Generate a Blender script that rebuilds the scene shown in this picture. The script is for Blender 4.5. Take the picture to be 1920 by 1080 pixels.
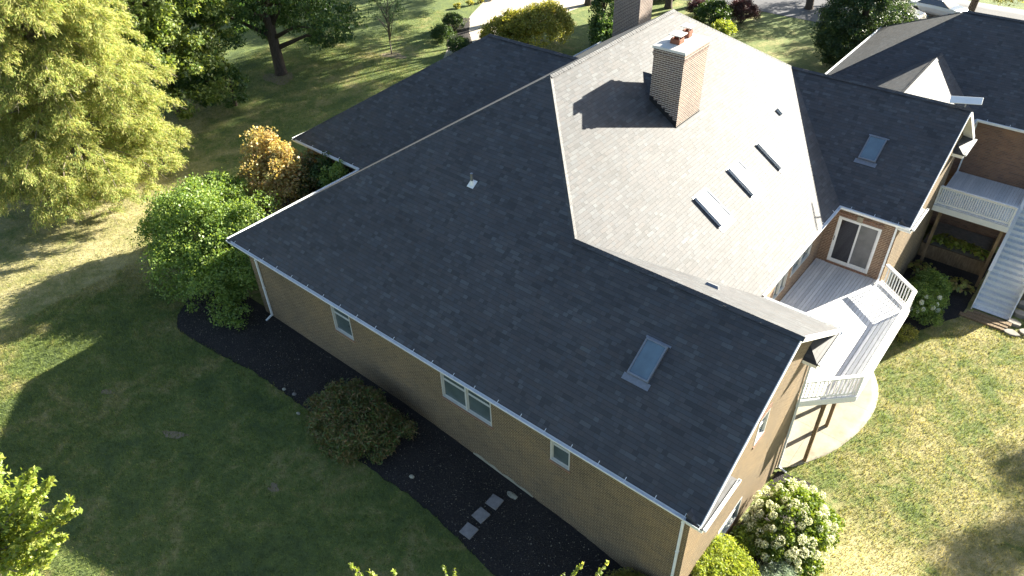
import bpy, math, random
import numpy as np
from mathutils import Vector, Matrix
R = math.radians
scn = bpy.context.scene
for o in list(bpy.data.objects): bpy.data.objects.remove(o)
COL = scn.collection

# ------------------------------------------------------------------ camera
YAW, PITCH, ROLL, FPX = -0.710, 0.676, -0.033, 1375.0
cam_d = bpy.data.cameras.new("camera"); cam = bpy.data.objects.new("camera", cam_d); COL.objects.link(cam)
fwd = Vector((math.cos(PITCH)*math.sin(YAW), math.cos(PITCH)*math.cos(YAW), -math.sin(PITCH)))
rgt = Vector((math.cos(YAW), -math.sin(YAW), 0)); upv = rgt.cross(fwd)
r2 = math.cos(ROLL)*rgt + math.sin(ROLL)*upv; u2 = -math.sin(ROLL)*rgt + math.cos(ROLL)*upv
cam.matrix_world = Matrix(((r2.x, u2.x, -fwd.x, 3.657), (r2.y, u2.y, -fwd.y, -11.67), (r2.z, u2.z, -fwd.z, 17.373), (0, 0, 0, 1)))
cam_d.sensor_width = 36; cam_d.lens = 36*FPX/1920; cam_d.clip_start = .2; cam_d.clip_end = 1500
scn.camera = cam
# ------------------------------------------------------------------ light
SUN = Vector((1.72, 4.1, 1.95)).normalized()
world = bpy.data.worlds.new("World"); scn.world = world; world.use_nodes = True
wn = world.node_tree; bg = wn.nodes['Background']; sky = wn.nodes.new('ShaderNodeTexSky')
sky.sky_type = 'NISHITA'; sky.sun_disc = False
sky.sun_elevation = math.asin(SUN.z); sky.sun_rotation = math.atan2(SUN.x, SUN.y)
sky.air_density = 1.0; sky.dust_density = 1.0; sky.ozone_density = 1.0
wn.links.new(sky.outputs[0], bg.inputs[0]); bg.inputs[1].default_value = 0.05
sd = bpy.data.lights.new("sun", 'SUN'); sd.energy = 5.0; sd.angle = R(.5); sd.color = (1.0, .935, .79)
so = bpy.data.objects.new("sun", sd); COL.objects.link(so); so.rotation_euler = SUN.to_track_quat('Z', 'Y').to_euler()
so.location = (20, 40, 40)
scn.view_settings.view_transform = 'Standard'; scn.view_settings.look = 'None'
scn.view_settings.gamma = 1; scn.view_settings.exposure = 2.4
scn.render.engine = 'CYCLES'

# ------------------------------------------------------------------ nodes / materials
class NT:
    def __init__(s, name):
        s.m = bpy.data.materials.new(name); s.m.use_nodes = True; s.t = s.m.node_tree
        s.p = s.t.nodes['Principled BSDF']; s.out = s.t.nodes['Material Output']
    def n(s, typ, **kw):
        nd = s.t.nodes.new('ShaderNode'+typ)
        for k, v in kw.items(): setattr(nd, k, v)
        return nd
    def l(s, a, b): s.t.links.new(a, b)
    def val(s, x, sock):
        if hasattr(x, 'is_output'): s.l(x, sock)
        elif isinstance(x, (int, float)): sock.default_value = x
        else: sock.default_value = (*x, 1) if len(x) == 3 and len(sock.default_value) == 4 else x
    def math(s, op, a, b=0.0, c=0.0):
        nd = s.n('Math', operation=op); s.val(a, nd.inputs[0]); s.val(b, nd.inputs[1]); s.val(c, nd.inputs[2]); return nd.outputs[0]
    def mix(s, f, a, b, mode='MIX'):
        nd = s.n('MixRGB', blend_type=mode); s.val(f, nd.inputs[0]); s.val(a, nd.inputs[1]); s.val(b, nd.inputs[2]); return nd.outputs[0]
    def noise(s, vec, scale, detail=4, rough=.6, dist=0):
        nd = s.n('TexNoise'); nd.inputs['Scale'].default_value = scale; nd.inputs['Detail'].default_value = detail
        nd.inputs['Roughness'].default_value = rough; nd.inputs['Distortion'].default_value = dist
        if vec is not None: s.l(vec, nd.inputs['Vector'])
        return nd.outputs['Fac']
    def ramp(s, f, stops, interp='LINEAR'):
        nd = s.n('ValToRGB'); cr = nd.color_ramp; cr.interpolation = interp
        while len(cr.elements) < len(stops): cr.elements.new(.5)
        for e, (p, c) in zip(cr.elements, stops):
            e.position = p; e.color = (*c, 1) if len(c) == 3 else c
        s.l(f, nd.inputs[0]); return nd.outputs[0]
    def bump(s, h, strength=.5, dist=.01):
        nd = s.n('Bump'); nd.inputs['Strength'].default_value = strength; nd.inputs['Distance'].default_value = dist
        s.l(h, nd.inputs['Height']); s.l(nd.outputs[0], s.p.inputs['Normal']); return nd.outputs[0]
    def uv(s): return s.n('UVMap').outputs[0]
    def obj(s): return s.n('NewGeometry').outputs['Position']
    def rough(s, v): s.val(v, s.p.inputs['Roughness'])
    def base(s, v): s.val(v, s.p.inputs['Base Color'])

def g3(v): return (v, v, v)
def mat_plain(name, col, rough=.5, metal=0, var=.12, scale=6, bump=0):
    m = NT(name); f = m.noise(m.obj(), scale, 5)
    lo = tuple(c*(1-var) for c in col); hi = tuple(min(1, c*(1+var)) for c in col)
    m.base(m.ramp(f, [(.3, lo), (.7, hi)])); m.rough(rough); m.p.inputs['Metallic'].default_value = metal
    if bump: m.bump(m.noise(m.obj(), scale*12, 3), bump, .01)
    return m.m
def mat_shingle(name='shingle', seed=0.):
    m = NT(name); sp = m.n('SeparateXYZ'); m.l(m.uv(), sp.inputs[0]); U, V = sp.outputs[0], sp.outputs[1]
    wob = m.math('MULTIPLY', m.math('SUBTRACT', m.noise(m.uv(), 3, 2), .5), .012)
    v = m.math('DIVIDE', m.math('ADD', V, wob), .143); row = m.math('FLOOR', v); fv = m.math('FRACT', v)
    wr = m.n('TexWhiteNoise', noise_dimensions='1D'); m.val(m.math('ADD', row, seed), wr.inputs['W'])
    u = m.math('ADD', m.math('DIVIDE', U, .245), m.math('MULTIPLY', wr.outputs['Value'], 7.0))
    # irregular tab widths: warp u
    u = m.math('ADD', u, m.math('MULTIPLY', m.math('SINE', m.math('MULTIPLY', u, 2.1)), .28))
    cu = m.math('FLOOR', u); fu = m.math('FRACT', u)
    cv = m.n('CombineXYZ'); m.l(cu, cv.inputs[0]); m.l(row, cv.inputs[1]); cv.inputs[2].default_value = seed
    wc = m.n('TexWhiteNoise', noise_dimensions='3D'); m.l(cv.outputs[0], wc.inputs['Vector'])
    rnd = wc.outputs['Value']; raised = m.math('GREATER_THAN', rnd, .45)
    col = m.ramp(wc.outputs['Value'], [(0, (.017, .018, .021)), (.22, (.036, .038, .045)), (.42, (.045, .041, .044)), (.62, (.045, .052, .062)), (.8, (.050, .043, .044)), (1, (.074, .084, .092))])
    gran = m.noise(m.uv(), 90, 3, .8)
    col = m.mix(.30, col, m.ramp(gran, [(.3, (.012, .012, .015)), (.7, (.086, .091, .095))]))
    big = m.noise(m.obj(), .5, 4, .6)
    col = m.mix(1, col, m.ramp(big, [(.3, g3(.78)), (.5, g3(1.0)), (.7, (1.2, 1.2, 1.17))]), 'MULTIPLY')
    butt_shade = m.math('LESS_THAN', fv, .10)       # dark asphalt edge of each course, doubling as its painted shadow line
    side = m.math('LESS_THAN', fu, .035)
    edge = m.math('MAXIMUM', butt_shade, m.math('MULTIPLY', side, .85))
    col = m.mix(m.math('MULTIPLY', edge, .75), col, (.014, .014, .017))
    m.base(col)
    h = m.math('ADD', m.math('SUBTRACT', 1.0, fv), m.math('MULTIPLY', raised, .55))
    h = m.math('ADD', h, m.math('MULTIPLY', gran, .22))
    h = m.math('SUBTRACT', h, m.math('MULTIPLY', butt_shade, 1.2))
    m.bump(h, .55, .012)
    m.rough(.72); m.p.inputs['Specular IOR Level'].default_value = .65
    return m.m
def mat_brick(name, c1, c2, c3, mortar, seed=0):
    m = NT(name); sp = m.n('SeparateXYZ'); m.l(m.uv(), sp.inputs[0]); U, V = sp.outputs[0], sp.outputs[1]
    v = m.math('DIVIDE', V, .084); row = m.math('FLOOR', v); fv = m.math('FRACT', v)
    odd = m.math('MULTIPLY', m.math('MODULO', m.math('ABSOLUTE', row), 2.0), .5)
    u = m.math('ADD', m.math('DIVIDE', U, .25), odd); cu = m.math('FLOOR', u); fu = m.math('FRACT', u)
    cv = m.n('CombineXYZ'); m.l(cu, cv.inputs[0]); m.l(row, cv.inputs[1]); cv.inputs[2].default_value = seed
    wc = m.n('TexWhiteNoise', noise_dimensions='3D'); m.l(cv.outputs[0], wc.inputs['Vector'])
    col = m.ramp(wc.outputs['Value'], [(0, c1), (.33, c2), (.6, c1), (.8, c3), (1, c2)])
    col = m.mix(1, col, m.ramp(m.noise(m.obj(), 1.1, 5), [(.3, g3(.82)), (.7, g3(1.2))]), 'MULTIPLY')
    col = m.mix(.35, col, m.ramp(m.noise(m.uv(), 45, 3), [(.3, tuple(x*.5 for x in c1)), (.7, tuple(x*1.5 for x in c2))]))
    mo = m.math('MAXIMUM', m.math('LESS_THAN', fv, .24), m.math('LESS_THAN', fu, .045))
    col = m.mix(mo, col, mortar); col = m.mix(1, col, m.ramp(m.noise(m.obj(), .45, 6, .7), [(.3, g3(.78)), (.5, g3(1.0)), (.7, (1.18, 1.12, 1.0))]), 'MULTIPLY'); m.base(col)
    m.bump(m.math('ADD', m.math('SUBTRACT', 1.0, mo), m.math('MULTIPLY', m.noise(m.uv(), 60, 3), .3)), .6, .008)
    m.rough(.85); return m.m
def grass_color(m):
    P = m.obj()
    a = m.noise(P, .16, 4, .6); b = m.noise(P, .75, 5, .65, .6); c = m.noise(P, 4.2, 5, .8)
    sx = m.n('SeparateXYZ'); m.l(P, sx.inputs[0])
    def mr(v, a0, a1):
        q = m.n('MapRange'); q.inputs['From Min'].default_value = a0; q.inputs['From Max'].default_value = a1; m.l(v, q.inputs['Value']); return q.outputs[0]
    dry_sunlit = m.math('ADD', m.math('MULTIPLY', mr(sx.outputs[0], -3, 3), .098), m.math('MULTIPLY', m.math('MULTIPLY', mr(sx.outputs[0], -27, -31), mr(sx.outputs[1], 12, 2)), .10))  # straw tone by position, also painting the sunlit lawn areas brighter
    f = m.math('ADD', m.math('ADD', m.math('MULTIPLY', a, .34), m.math('MULTIPLY', b, .42)), m.math('ADD', m.math('MULTIPLY', c, .30), m.math('ADD', dry_sunlit, .012)))
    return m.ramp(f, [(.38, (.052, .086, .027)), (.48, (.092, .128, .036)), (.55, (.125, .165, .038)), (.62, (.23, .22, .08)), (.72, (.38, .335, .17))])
def mat_ground():
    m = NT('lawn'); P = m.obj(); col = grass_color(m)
    fine = m.noise(P, 26, 4, .8)
    col = m.mix(1, col, m.ramp(fine, [(.3, g3(.62)), (.7, g3(1.4))]), 'MULTIPLY')
    m.base(col); m.rough(.9); m.bump(m.math('ADD', m.noise(P, 14, 5, .8), m.math('MULTIPLY', m.noise(P, 3, 3), .6)), 1.0, .06); return m.m
def mat_blade():
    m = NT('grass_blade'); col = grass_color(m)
    g = m.n('NewGeometry'); rr = g.outputs['Random Per Island']
    col = m.mix(1, col, m.ramp(rr, [(0, g3(.55)), (.6, g3(1.1)), (1, (1.9, 1.8, 1.5))]), 'MULTIPLY')
    tr = m.n('BsdfTranslucent'); m.l(m.mix(1, col, (1.3, 1.25, .8), 'MULTIPLY'), tr.inputs[0])
    m.base(col); m.rough(.6); mx = m.n('MixShader'); mx.inputs[0].default_value = .42
    m.l(m.p.outputs[0], mx.inputs[1]); m.l(tr.outputs[0], mx.inputs[2]); m.l(mx.outputs[0], m.out.inputs[0]); return m.m
def mat_leaf(name, cols, trans=.42, tint=(1.35, 1.25, .55), rough=.45):
    m = NT(name); g = m.n('NewGeometry'); n = len(cols)
    col = m.ramp(g.outputs['Random Per Island'], [(i/(n-1), c) for i, c in enumerate(cols)])
    col = m.mix(1, col, m.ramp(m.noise(g.outputs['Position'], 1.3, 3), [(.3, g3(.78)), (.7, g3(1.25))]), 'MULTIPLY')
    m.base(col); m.rough(rough); tr = m.n('BsdfTranslucent'); m.l(m.mix(1, col, tint, 'MULTIPLY'), tr.inputs[0])
    mx = m.n('MixShader'); mx.inputs[0].default_value = trans
    m.l(m.p.outputs[0], mx.inputs[1]); m.l(tr.outputs[0], mx.inputs[2]); m.l(mx.outputs[0], m.out.inputs[0]); return m.m
def mat_mulch():
    m = NT('mulch'); P = m.obj(); vo = m.n('TexVoronoi'); vo.inputs['Scale'].default_value = 34; m.l(P, vo.inputs['Vector'])
    sx = m.n('SeparateXYZ'); m.l(vo.outputs['Color'], sx.inputs[0])
    col = m.ramp(sx.outputs[0], [(0, (.008, .007, .008)), (.6, (.022, .019, .020)), (.93, (.045, .036, .030)), (1, (.085, .070, .058))])
    col = m.mix(.5, col, m.ramp(m.noise(P, 1.2, 5), [(.35, (.010, .009, .010)), (.7, (.038, .031, .028))]))
    m.base(col); m.rough(.95); m.bump(m.math('ADD', vo.outputs['Distance'], m.noise(P, 20, 4)), 1, .05); return m.m
def mat_concrete(name, a, b, scale=1.5):
    m = NT(name); P = m.obj()
    col = m.ramp(m.noise(P, scale, 6, .65), [(.3, a), (.7, b)])
    col = m.mix(.3, col, m.ramp(m.noise(P, 60, 3), [(.3, tuple(x*.7 for x in a)), (.7, tuple(min(1, x*1.2) for x in b))]))
    m.base(col); m.rough(.85); m.bump(m.noise(P, 40, 4), .35, .01); return m.m
def mat_board(name, a, b, axis=0):
    m = NT(name); g = m.n('NewGeometry'); mp = m.n('Mapping'); mp.inputs['Scale'].default_value = (30, 1.2, 30) if axis == 0 else (1.2, 30, 30)
    m.l(g.outputs['Position'], mp.inputs[0]); gr = m.noise(mp.outputs[0], 1.5, 5, .7)
    col = m.mix(g.outputs['Random Per Island'], a, b)
    col = m.mix(1, col, m.ramp(gr, [(.3, g3(.78)), (.65, g3(1.08))]), 'MULTIPLY')
    m.base(col); m.rough(.6); m.bump(gr, .25, .004); return m.m
def mat_glass(name, col, rough=.06, alpha=None):
    m = NT(name); f = m.noise(m.obj(), 1.5, 3)
    m.base(m.ramp(f, [(.3, tuple(c*.8 for c in col)), (.7, tuple(c*1.2 for c in col))])); m.rough(rough)
    m.p.inputs['Specular IOR Level'].default_value = .9; m.p.inputs['Coat Weight'].default_value = .6; m.p.inputs['Coat Roughness'].default_value = .03
    return m.m
def mat_bark(name, a, b):
    m = NT(name); mp = m.n('Mapping'); mp.inputs['Scale'].default_value = (9, 9, 1.6); m.l(m.obj(), mp.inputs[0])
    f = m.noise(mp.outputs[0], 1.6, 6, .7); m.base(m.ramp(f, [(.3, a), (.7, b)])); m.rough(.9); m.bump(f, .9, .05); return m.m

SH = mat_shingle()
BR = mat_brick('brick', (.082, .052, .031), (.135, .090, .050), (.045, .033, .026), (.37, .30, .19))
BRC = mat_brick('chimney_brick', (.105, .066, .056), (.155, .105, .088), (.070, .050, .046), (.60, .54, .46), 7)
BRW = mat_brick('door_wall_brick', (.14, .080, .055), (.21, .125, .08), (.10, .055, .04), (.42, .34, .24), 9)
BRD = mat_brick('brick_rust', (.20, .090, .060), (.24, .12, .075), (.10, .055, .045), (.33, .28, .22), 3)
WH = mat_plain('white_trim', (.78, .78, .76), .42, 0, .05, 4)
WHW = mat_plain('window_white', (.52, .53, .52), .4, 0, .08, 4)
GUT = mat_plain('white_gutter', (.76, .78, .79), .35, 0, .06, 3)
SOF = mat_plain('soffit_white', (.66, .66, .64), .6, 0, .06, 3)
CAPM = mat_concrete('chimney_cap', (.50, .49, .46), (.64, .62, .58), 3)
FLA = mat_plain('flashing_black', (.022, .022, .024), .5, .3, .3, 5)
METG = mat_plain('flashing_grey', (.26, .27, .29), .38, .7, .15, 8)
METL = mat_plain('flashing_light', (.60, .60, .60), .5, 0, .12, 8)
GLS = mat_glass('window_glass', (.085, .115, .12))
SKG = mat_glass('skylight_glass', (.10, .155, .20), .10)
DARKG = mat_glass('door_glass_dark', (.022, .020, .022), .12)
SCR = mat_plain('door_screen', (.15, .15, .15), .5, 0, .2, 3)
DECK = mat_board('deck_boards', (.60, .61, .62), (.84, .84, .83))
RAIL = mat_board('rail_white', (.74, .74, .73), (.80, .80, .79))
GRB = mat_board('painted_grey_boards', (.58, .61, .63), (.72, .74, .75))
WOOD = mat_bark('weathered_wood', (.10, .065, .035), (.27, .19, .11))
CONC = mat_concrete('patio_concrete', (.25, .225, .165), (.36, .325, .25))
PAVE = mat_concrete('paver', (.17, .16, .16), (.30, .28, .27), 6)
DRIV = mat_concrete('driveway_concrete', (.34, .30, .25), (.47, .42, .35), .7)
ASPH = mat_concrete('asphalt', (.075, .075, .085), (.12, .12, .13), .8)
STON = mat_concrete('stone', (.13, .12, .11), (.30, .27, .23), 4)
FOUN = mat_concrete('foundation', (.26, .25, .19), (.42, .39, .30), 3)
SOIL = mat_concrete('bare_soil', (.15, .12, .075), (.27, .22, .14), 5)
CLAY = mat_plain('clay_flue', (.20, .075, .045), .8, 0, .25, 9)
def mat_patio():
    m = NT('patio_concrete'); P = m.obj(); sp = m.n('SeparateXYZ'); m.l(P, sp.inputs[0])
    col = m.ramp(m.noise(P, 1.1, 7, .7), [(.28, (.20, .175, .12)), (.5, (.30, .27, .205)), (.72, (.37, .335, .26))])
    jx = m.math('LESS_THAN', m.math('FRACT', m.math('DIVIDE', m.math('ADD', sp.outputs[0], 40), 2.1)), .008); jy = m.math('LESS_THAN', m.math('FRACT', m.math('DIVIDE', sp.outputs[1], 2.4)), .008)
    j = m.math('MAXIMUM', jx, jy); col = m.mix(m.math('MULTIPLY', j, .6), col, (.09, .075, .05)); m.base(col); m.rough(.85)
    m.bump(m.math('SUBTRACT', m.noise(P, 40, 4), m.math('MULTIPLY', j, 2)), .4, .01); return m.m
PATIO = mat_patio()
MUL = mat_mulch(); GRD = mat_ground(); BLD = mat_blade()
BARK = mat_bark('bark', (.035, .026, .020), (.12, .09, .07)); BARKL = mat_bark('bark_light', (.12, .095, .075), (.30, .25, .20))
L_CYP = mat_leaf('cypress_leaf', [(.18, .30, .08), (.36, .38, .12), (.50, .46, .19), (.26, .35, .09), (.42, .38, .16)], .52, (1.25, 1.2, .8), .8)
L_DEC = mat_leaf('deciduous_leaf', [(.08, .14, .035), (.15, .22, .05), (.24, .30, .09), (.32, .37, .15)], .45)
L_OAK = mat_leaf('oak_leaf', [(.042, .095, .034), (.075, .15, .05), (.15, .23, .08)], .44)
L_CON = mat_leaf('conifer_leaf', [(.025, .055, .02), (.045, .09, .03), (.09, .14, .045)], .3)
L_BUSH = mat_leaf('viburnum_leaf', [(.10, .18, .04), (.18, .28, .065), (.30, .39, .12), (.13, .22, .05)], .5)
L_MAPLE = mat_leaf('maple_leaf', [(.38, .30, .09), (.52, .44, .16), (.40, .26, .13), (.36, .34, .11), (.62, .55, .26)], .42, (1.3, 1.1, .6))
L_YEL = mat_leaf('yellow_leaf', [(.24, .27, .05), (.40, .38, .09), (.17, .21, .04), (.46, .38, .11)], .48)
L_LIME = mat_leaf('lime_leaf', [(.22, .30, .045), (.34, .40, .07), (.15, .23, .04), (.45, .47, .13)], .5)
L_RUST = mat_leaf('rusty_needles', [(.07, .14, .035), (.22, .13, .06), (.11, .17, .04), (.07, .13, .04), (.28, .18, .09), (.06, .14, .035)], .3)
L_GRN = mat_leaf('shrub_leaf', [(.03, .065, .018), (.055, .105, .025), (.09, .15, .035)], .35)
L_HYD = mat_leaf('hydrangea_leaf', [(.09, .15, .025), (.15, .22, .03), (.21, .27, .045)], .42)
L_FLO = mat_leaf('hydrangea_flower', [(.60, .62, .36), (.74, .74, .50), (.78, .76, .60), (.54, .60, .30)], .3, (1, 1, .8), .7)
L_FLW = mat_leaf('white_flower', [(.62, .66, .52), (.74, .75, .66)], .3, (1, 1, .9), .7)
L_PUR = mat_leaf('purple_leaf', [(.045, .022, .025), (.08, .035, .04), (.10, .06, .05)], .3, (1.2, .8, .8))
L_SIL = mat_leaf('silver_leaf', [(.26, .33, .24), (.38, .44, .34), (.20, .27, .16)], .3, (1, 1.05, .8))
L_HOS = mat_leaf('hosta_leaf', [(.26, .30, .06), (.40, .38, .10), (.18, .22, .05), (.34, .22, .09)], .4)

# ------------------------------------------------------------------ builders
ORG = {}
def link(o): COL.objects.link(o); return o
def tag(o, label, cat, group=None, kind=None):
    if label: o['label'] = label
    if cat: o['category'] = cat
    if group: o['group'] = group
    if kind: o['kind'] = kind
    return o
def thing(name, loc, label, cat, group=None):
    o = bpy.data.objects.new(name, None); o.empty_display_size = .3; link(o); o.location = loc; ORG[o.name] = Vector(loc)
    return tag(o, label, cat, group)
def auto_uv(me):
    uvl = me.uv_layers.new(name='UVMap'); nf = len(me.polygons)
    Z = Vector((0, 0, 1))
    for p in me.polygons:
        n = p.normal
        if abs(n.z) > .995: u, v = Vector((1, 0, 0)), Vector((0, 1, 0))
        else: u = Z.cross(n).normalized(); v = n.cross(u)
        for li in p.loop_indices:
            co = me.vertices[me.loops[li].vertex_index].co; uvl.data[li].uv = (co.dot(u)+1000*0, co.dot(v))
class MB:
    def __init__(s): s.v = []; s.f = []
    def poly(s, pts, up=False):
        pts = [Vector(p) for p in pts]
        if up:
            n = Vector((0, 0, 0))
            for i in range(len(pts)):
                a, b = pts[i], pts[(i+1) % len(pts)]; n += a.cross(b)
            if n.z < 0: pts.reverse()
        k = len(s.v); s.v += pts; s.f.append(list(range(k, k+len(pts)))); return s
    def hexa(s, b, t):
        k = len(s.v); s.v += [Vector(p) for p in b]+[Vector(p) for p in t]; n = len(b)
        s.f.append([k+i for i in reversed(range(n))]); s.f.append([k+n+i for i in range(n)])
        for i in range(n): j = (i+1) % n; s.f.append([k+i, k+j, k+n+j, k+n+i])
        return s
    def box(s, x0, y0, z0, x1, y1, z1):
        return s.hexa([(x0, y0, z0), (x1, y0, z0), (x1, y1, z0), (x0, y1, z0)], [(x0, y0, z1), (x1, y0, z1), (x1, y1, z1), (x0, y1, z1)])
    def beam(s, a, b, w, h, up=(0, 0, 1), off=0):
        a, b = Vector(a), Vector(b); d = (b-a).normalized(); up = Vector(up)
        sd_ = d.cross(up).normalized(); u = sd_.cross(d)
        q = [(-w/2, -h/2+off), (w/2, -h/2+off), (w/2, h/2+off), (-w/2, h/2+off)]
        return s.hexa([a+sd_*x+u*y for x, y in reversed(q)], [b+sd_*x+u*y for x, y in reversed(q)])
    def tube(s, pts, rad, n=8, cap=True):
        pts = [Vector(p) for p in pts]; k0 = len(s.v)
        for i, p in enumerate(pts):
            d = (pts[min(i+1, len(pts)-1)]-pts[max(i-1, 0)]).normalized()
            a = d.cross(Vector((0, .2, 1) if abs(d.z) < .9 else (1, 0, 0))).normalized(); b = d.cross(a)
            r = rad[i] if hasattr(rad, '__len__') else rad
            for j in range(n):
                t = 2*math.pi*j/n; s.v.append(p+a*math.cos(t)*r+b*math.sin(t)*r)
        for i in range(len(pts)-1):
            for j in range(n):
                j2 = (j+1) % n; s.f.append([k0+i*n+j, k0+i*n+j2, k0+(i+1)*n+j2, k0+(i+1)*n+j])
        if cap:
            s.f.append([k0+j for j in reversed(range(n))]); e = k0+(len(pts)-1)*n; s.f.append([e+j for j in range(n)])
        return s
    def build(s, name, mat, parent=None, smooth=False, bevel=0, label=None):
        org = Vector((0, 0, 0))
        if parent is not None: org = ORG[parent.name]
        me = bpy.data.meshes.new(name); me.from_pydata([tuple(v) for v in s.v], [], s.f); me.update(); auto_uv(me)
        me.transform(Matrix.Translation(-org))
        if smooth:
            for p in me.polygons: p.use_smooth = True
        me.materials.append(mat); o = bpy.data.objects.new(name, me); link(o)
        if parent is not None: o.parent = parent; ORG[o.name] = org
        else: ORG[o.name] = org
        if bevel:
            b = o.modifiers.new('b', 'BEVEL'); b.width = bevel; b.segments = 2; b.limit_method = 'ANGLE'
        if label: o['label'] = label
        return o
def Bx(*a): return MB().box(*a)
def np_mesh(name, V, F4, mat, parent=None):
    org = ORG[parent.name] if parent is not None else Vector((0, 0, 0))
    V = V-np.array(org)[None]
    me = bpy.data.meshes.new(name); nf = len(F4); k = F4.shape[1]
    me.vertices.add(len(V)); me.vertices.foreach_set('co', V.astype(np.float32).ravel())
    me.loops.add(nf*k); me.loops.foreach_set('vertex_index', F4.astype(np.int32).ravel())
    me.polygons.add(nf); me.polygons.foreach_set('loop_start', np.arange(0, nf*k, k, dtype=np.int32))
    me.update(calc_edges=True); me.validate(); me.materials.append(mat)
    o = bpy.data.objects.new(name, me); link(o)
    if parent is not None: o.parent = parent
    ORG[o.name] = org; return o
def unit(a): return a/np.maximum(np.linalg.norm(a, axis=1, keepdims=True), 1e-9)
def leaves(rng, C, L, W, nb=None, bias=1.0, U=None, fold=.12):
    """diamond leaf quads at C; nb = preferred normal; U = preferred long axis"""
    n = len(C); nr = rng.normal(size=(n, 3))
    if nb is not None: nr = unit(nr)+bias*nb
    nr = unit(nr)
    u = rng.normal(size=(n, 3)) if U is None else U+.25*rng.normal(size=(n, 3))
    u = unit(u-nr*(u*nr).sum(1, keepdims=True)) if U is None else unit(u)
    v = unit(np.cross(nr, u)); s = rng.uniform(.7, 1.3, (n, 1))
    a = C-u*L*s*.5; b = C+v*W*s*.5+nr*L*fold*s; c_ = C+u*L*s*.5; d = C-v*W*s*.5+nr*L*fold*s
    V = np.stack([a, b, c_, d], 1).reshape(-1, 3); F = np.arange(4*n).reshape(n, 4); return V, F
def crown_pts(rng, ells, nclump, per, cr, low=-.5, flat=.65, shell=.62):
    """ells: (cx,cy,cz,rx,ry,rz). returns leaf centres, outward normals and clump centres"""
    w = np.array([e[3]*e[4]+e[3]*e[5] for e in ells]); w = w/w.sum(); cs = []
    ii = rng.choice(len(ells), nclump, p=w)
    d = unit(rng.normal(size=(nclump, 3))); d[:, 2] = np.where(d[:, 2] < low, -d[:, 2], d[:, 2])
    rr = shell+(1.06-shell)*rng.random((nclump, 1))**.7
    E = np.array(ells)[ii]; cc = E[:, :3]+E[:, 3:]*d*rr
    m = np.repeat(np.arange(nclump), per); g = rng.normal(size=(len(m), 3)); g = unit(g)*rng.random((len(m), 1))**.5
    sz = rng.uniform(.6, 1.35, (nclump, 1))*cr
    P = cc[m]+g*sz[m]*np.array([1, 1, flat]); N = unit(.6*d[m]+.7*g+np.array([0, 0, .5])); return P, N, cc
def limbs(mb, rng, base, top, targets, r0, n=14):
    base = Vector(base); top = Vector(top)
    idx = rng.choice(len(targets), min(n, len(targets)), replace=False)
    for i in idx:
        t = Vector(targets[i]); f = rng.uniform(.25, .95); p = base.lerp(top, f)
        if t.z < p.z-.3: p = base.lerp(top, max(.15, f*.6))
        md = p.lerp(t, .5)+Vector((0, 0, .12*(t-p).length))
        mb.tube([p, md, t], [r0*(1-f)*.6+.02, r0*.3*(1-f)+.015, .01], 6)
def tree(name, base, height, ells, nclump, per, cr, leaf, leafsz, trunk_r, label, cat, seed, bark=None, group=None, nl=14, lean=(0, 0), low=-.5, flat=.65, bias=.9, shell=.62, stems=1):
    rng = np.random.default_rng(seed); t = thing(name, base, label, cat, group)
    P, N, cc = crown_pts(rng, ells, nclump, per, cr, low, flat, shell)
    V, F = leaves(rng, P, leafsz[0], leafsz[1], N, bias); np_mesh('crown', V, F, leaf, t)
    mb = MB(); b = Vector(base)
    for k in range(stems):
        a = 2*math.pi*k/max(1, stems); off = Vector((math.cos(a), math.sin(a), 0))*(0 if stems == 1 else height*.16)
        tp = b+Vector((lean[0], lean[1], height*.86))+off
        pts = [b-Vector((0, 0, .3)), b+Vector((lean[0]*.05, lean[1]*.05, .25))+off*.08, b.lerp(tp, .35)+Vector((rng.uniform(-.05, .05)*height*.4, 0, 0)), b.lerp(tp, .7), tp]
        mb.tube(pts, [trunk_r*1.5, trunk_r, trunk_r*.78, trunk_r*.45, trunk_r*.1], 10)
        limbs(mb, rng, b+off*.3, tp, cc, trunk_r, nl)
    mb.build('trunk', bark or BARK, t, smooth=True); return t
def shrub(name, base, r, h, leaf, leafsz, nclump, per, label, cat, seed, cr=None, group=None, extra=(), shell=.55, flat=.8, bias=.7):
    rng = np.random.default_rng(seed); x, y, z = base; t = thing(name, base, label, cat, group)
    rx, ry = r if hasattr(r, '__len__') else (r, r)
    ells = [(x, y, z+h*.45, rx, ry, h*.55)]+[(x+a*rx, y+b_*ry, z+h*c_, rx*s, ry*s, h*s*.6) for a, b_, c_, s in extra]
    P, N, cc = crown_pts(rng, ells, nclump, per, cr or .28*max(rx, ry), -.35, flat, shell)
    V, F = leaves(rng, P, leafsz[0], leafsz[1], N, bias); np_mesh('foliage', V, F, leaf, t)
    mb = MB(); b = Vector(base)-Vector((0, 0, .1))
    for i in rng.choice(len(cc), min(12, len(cc)), replace=False):
        q = Vector(cc[i]); mb.tube([b+Vector((rng.uniform(-.1, .1), rng.uniform(-.1, .1), 0)), b.lerp(q, .5)+Vector((0, 0, .1*h)), q], [.03, .022, .008], 5)
    mb.build('stem', BARK, t, smooth=True); return t, cc

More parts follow.
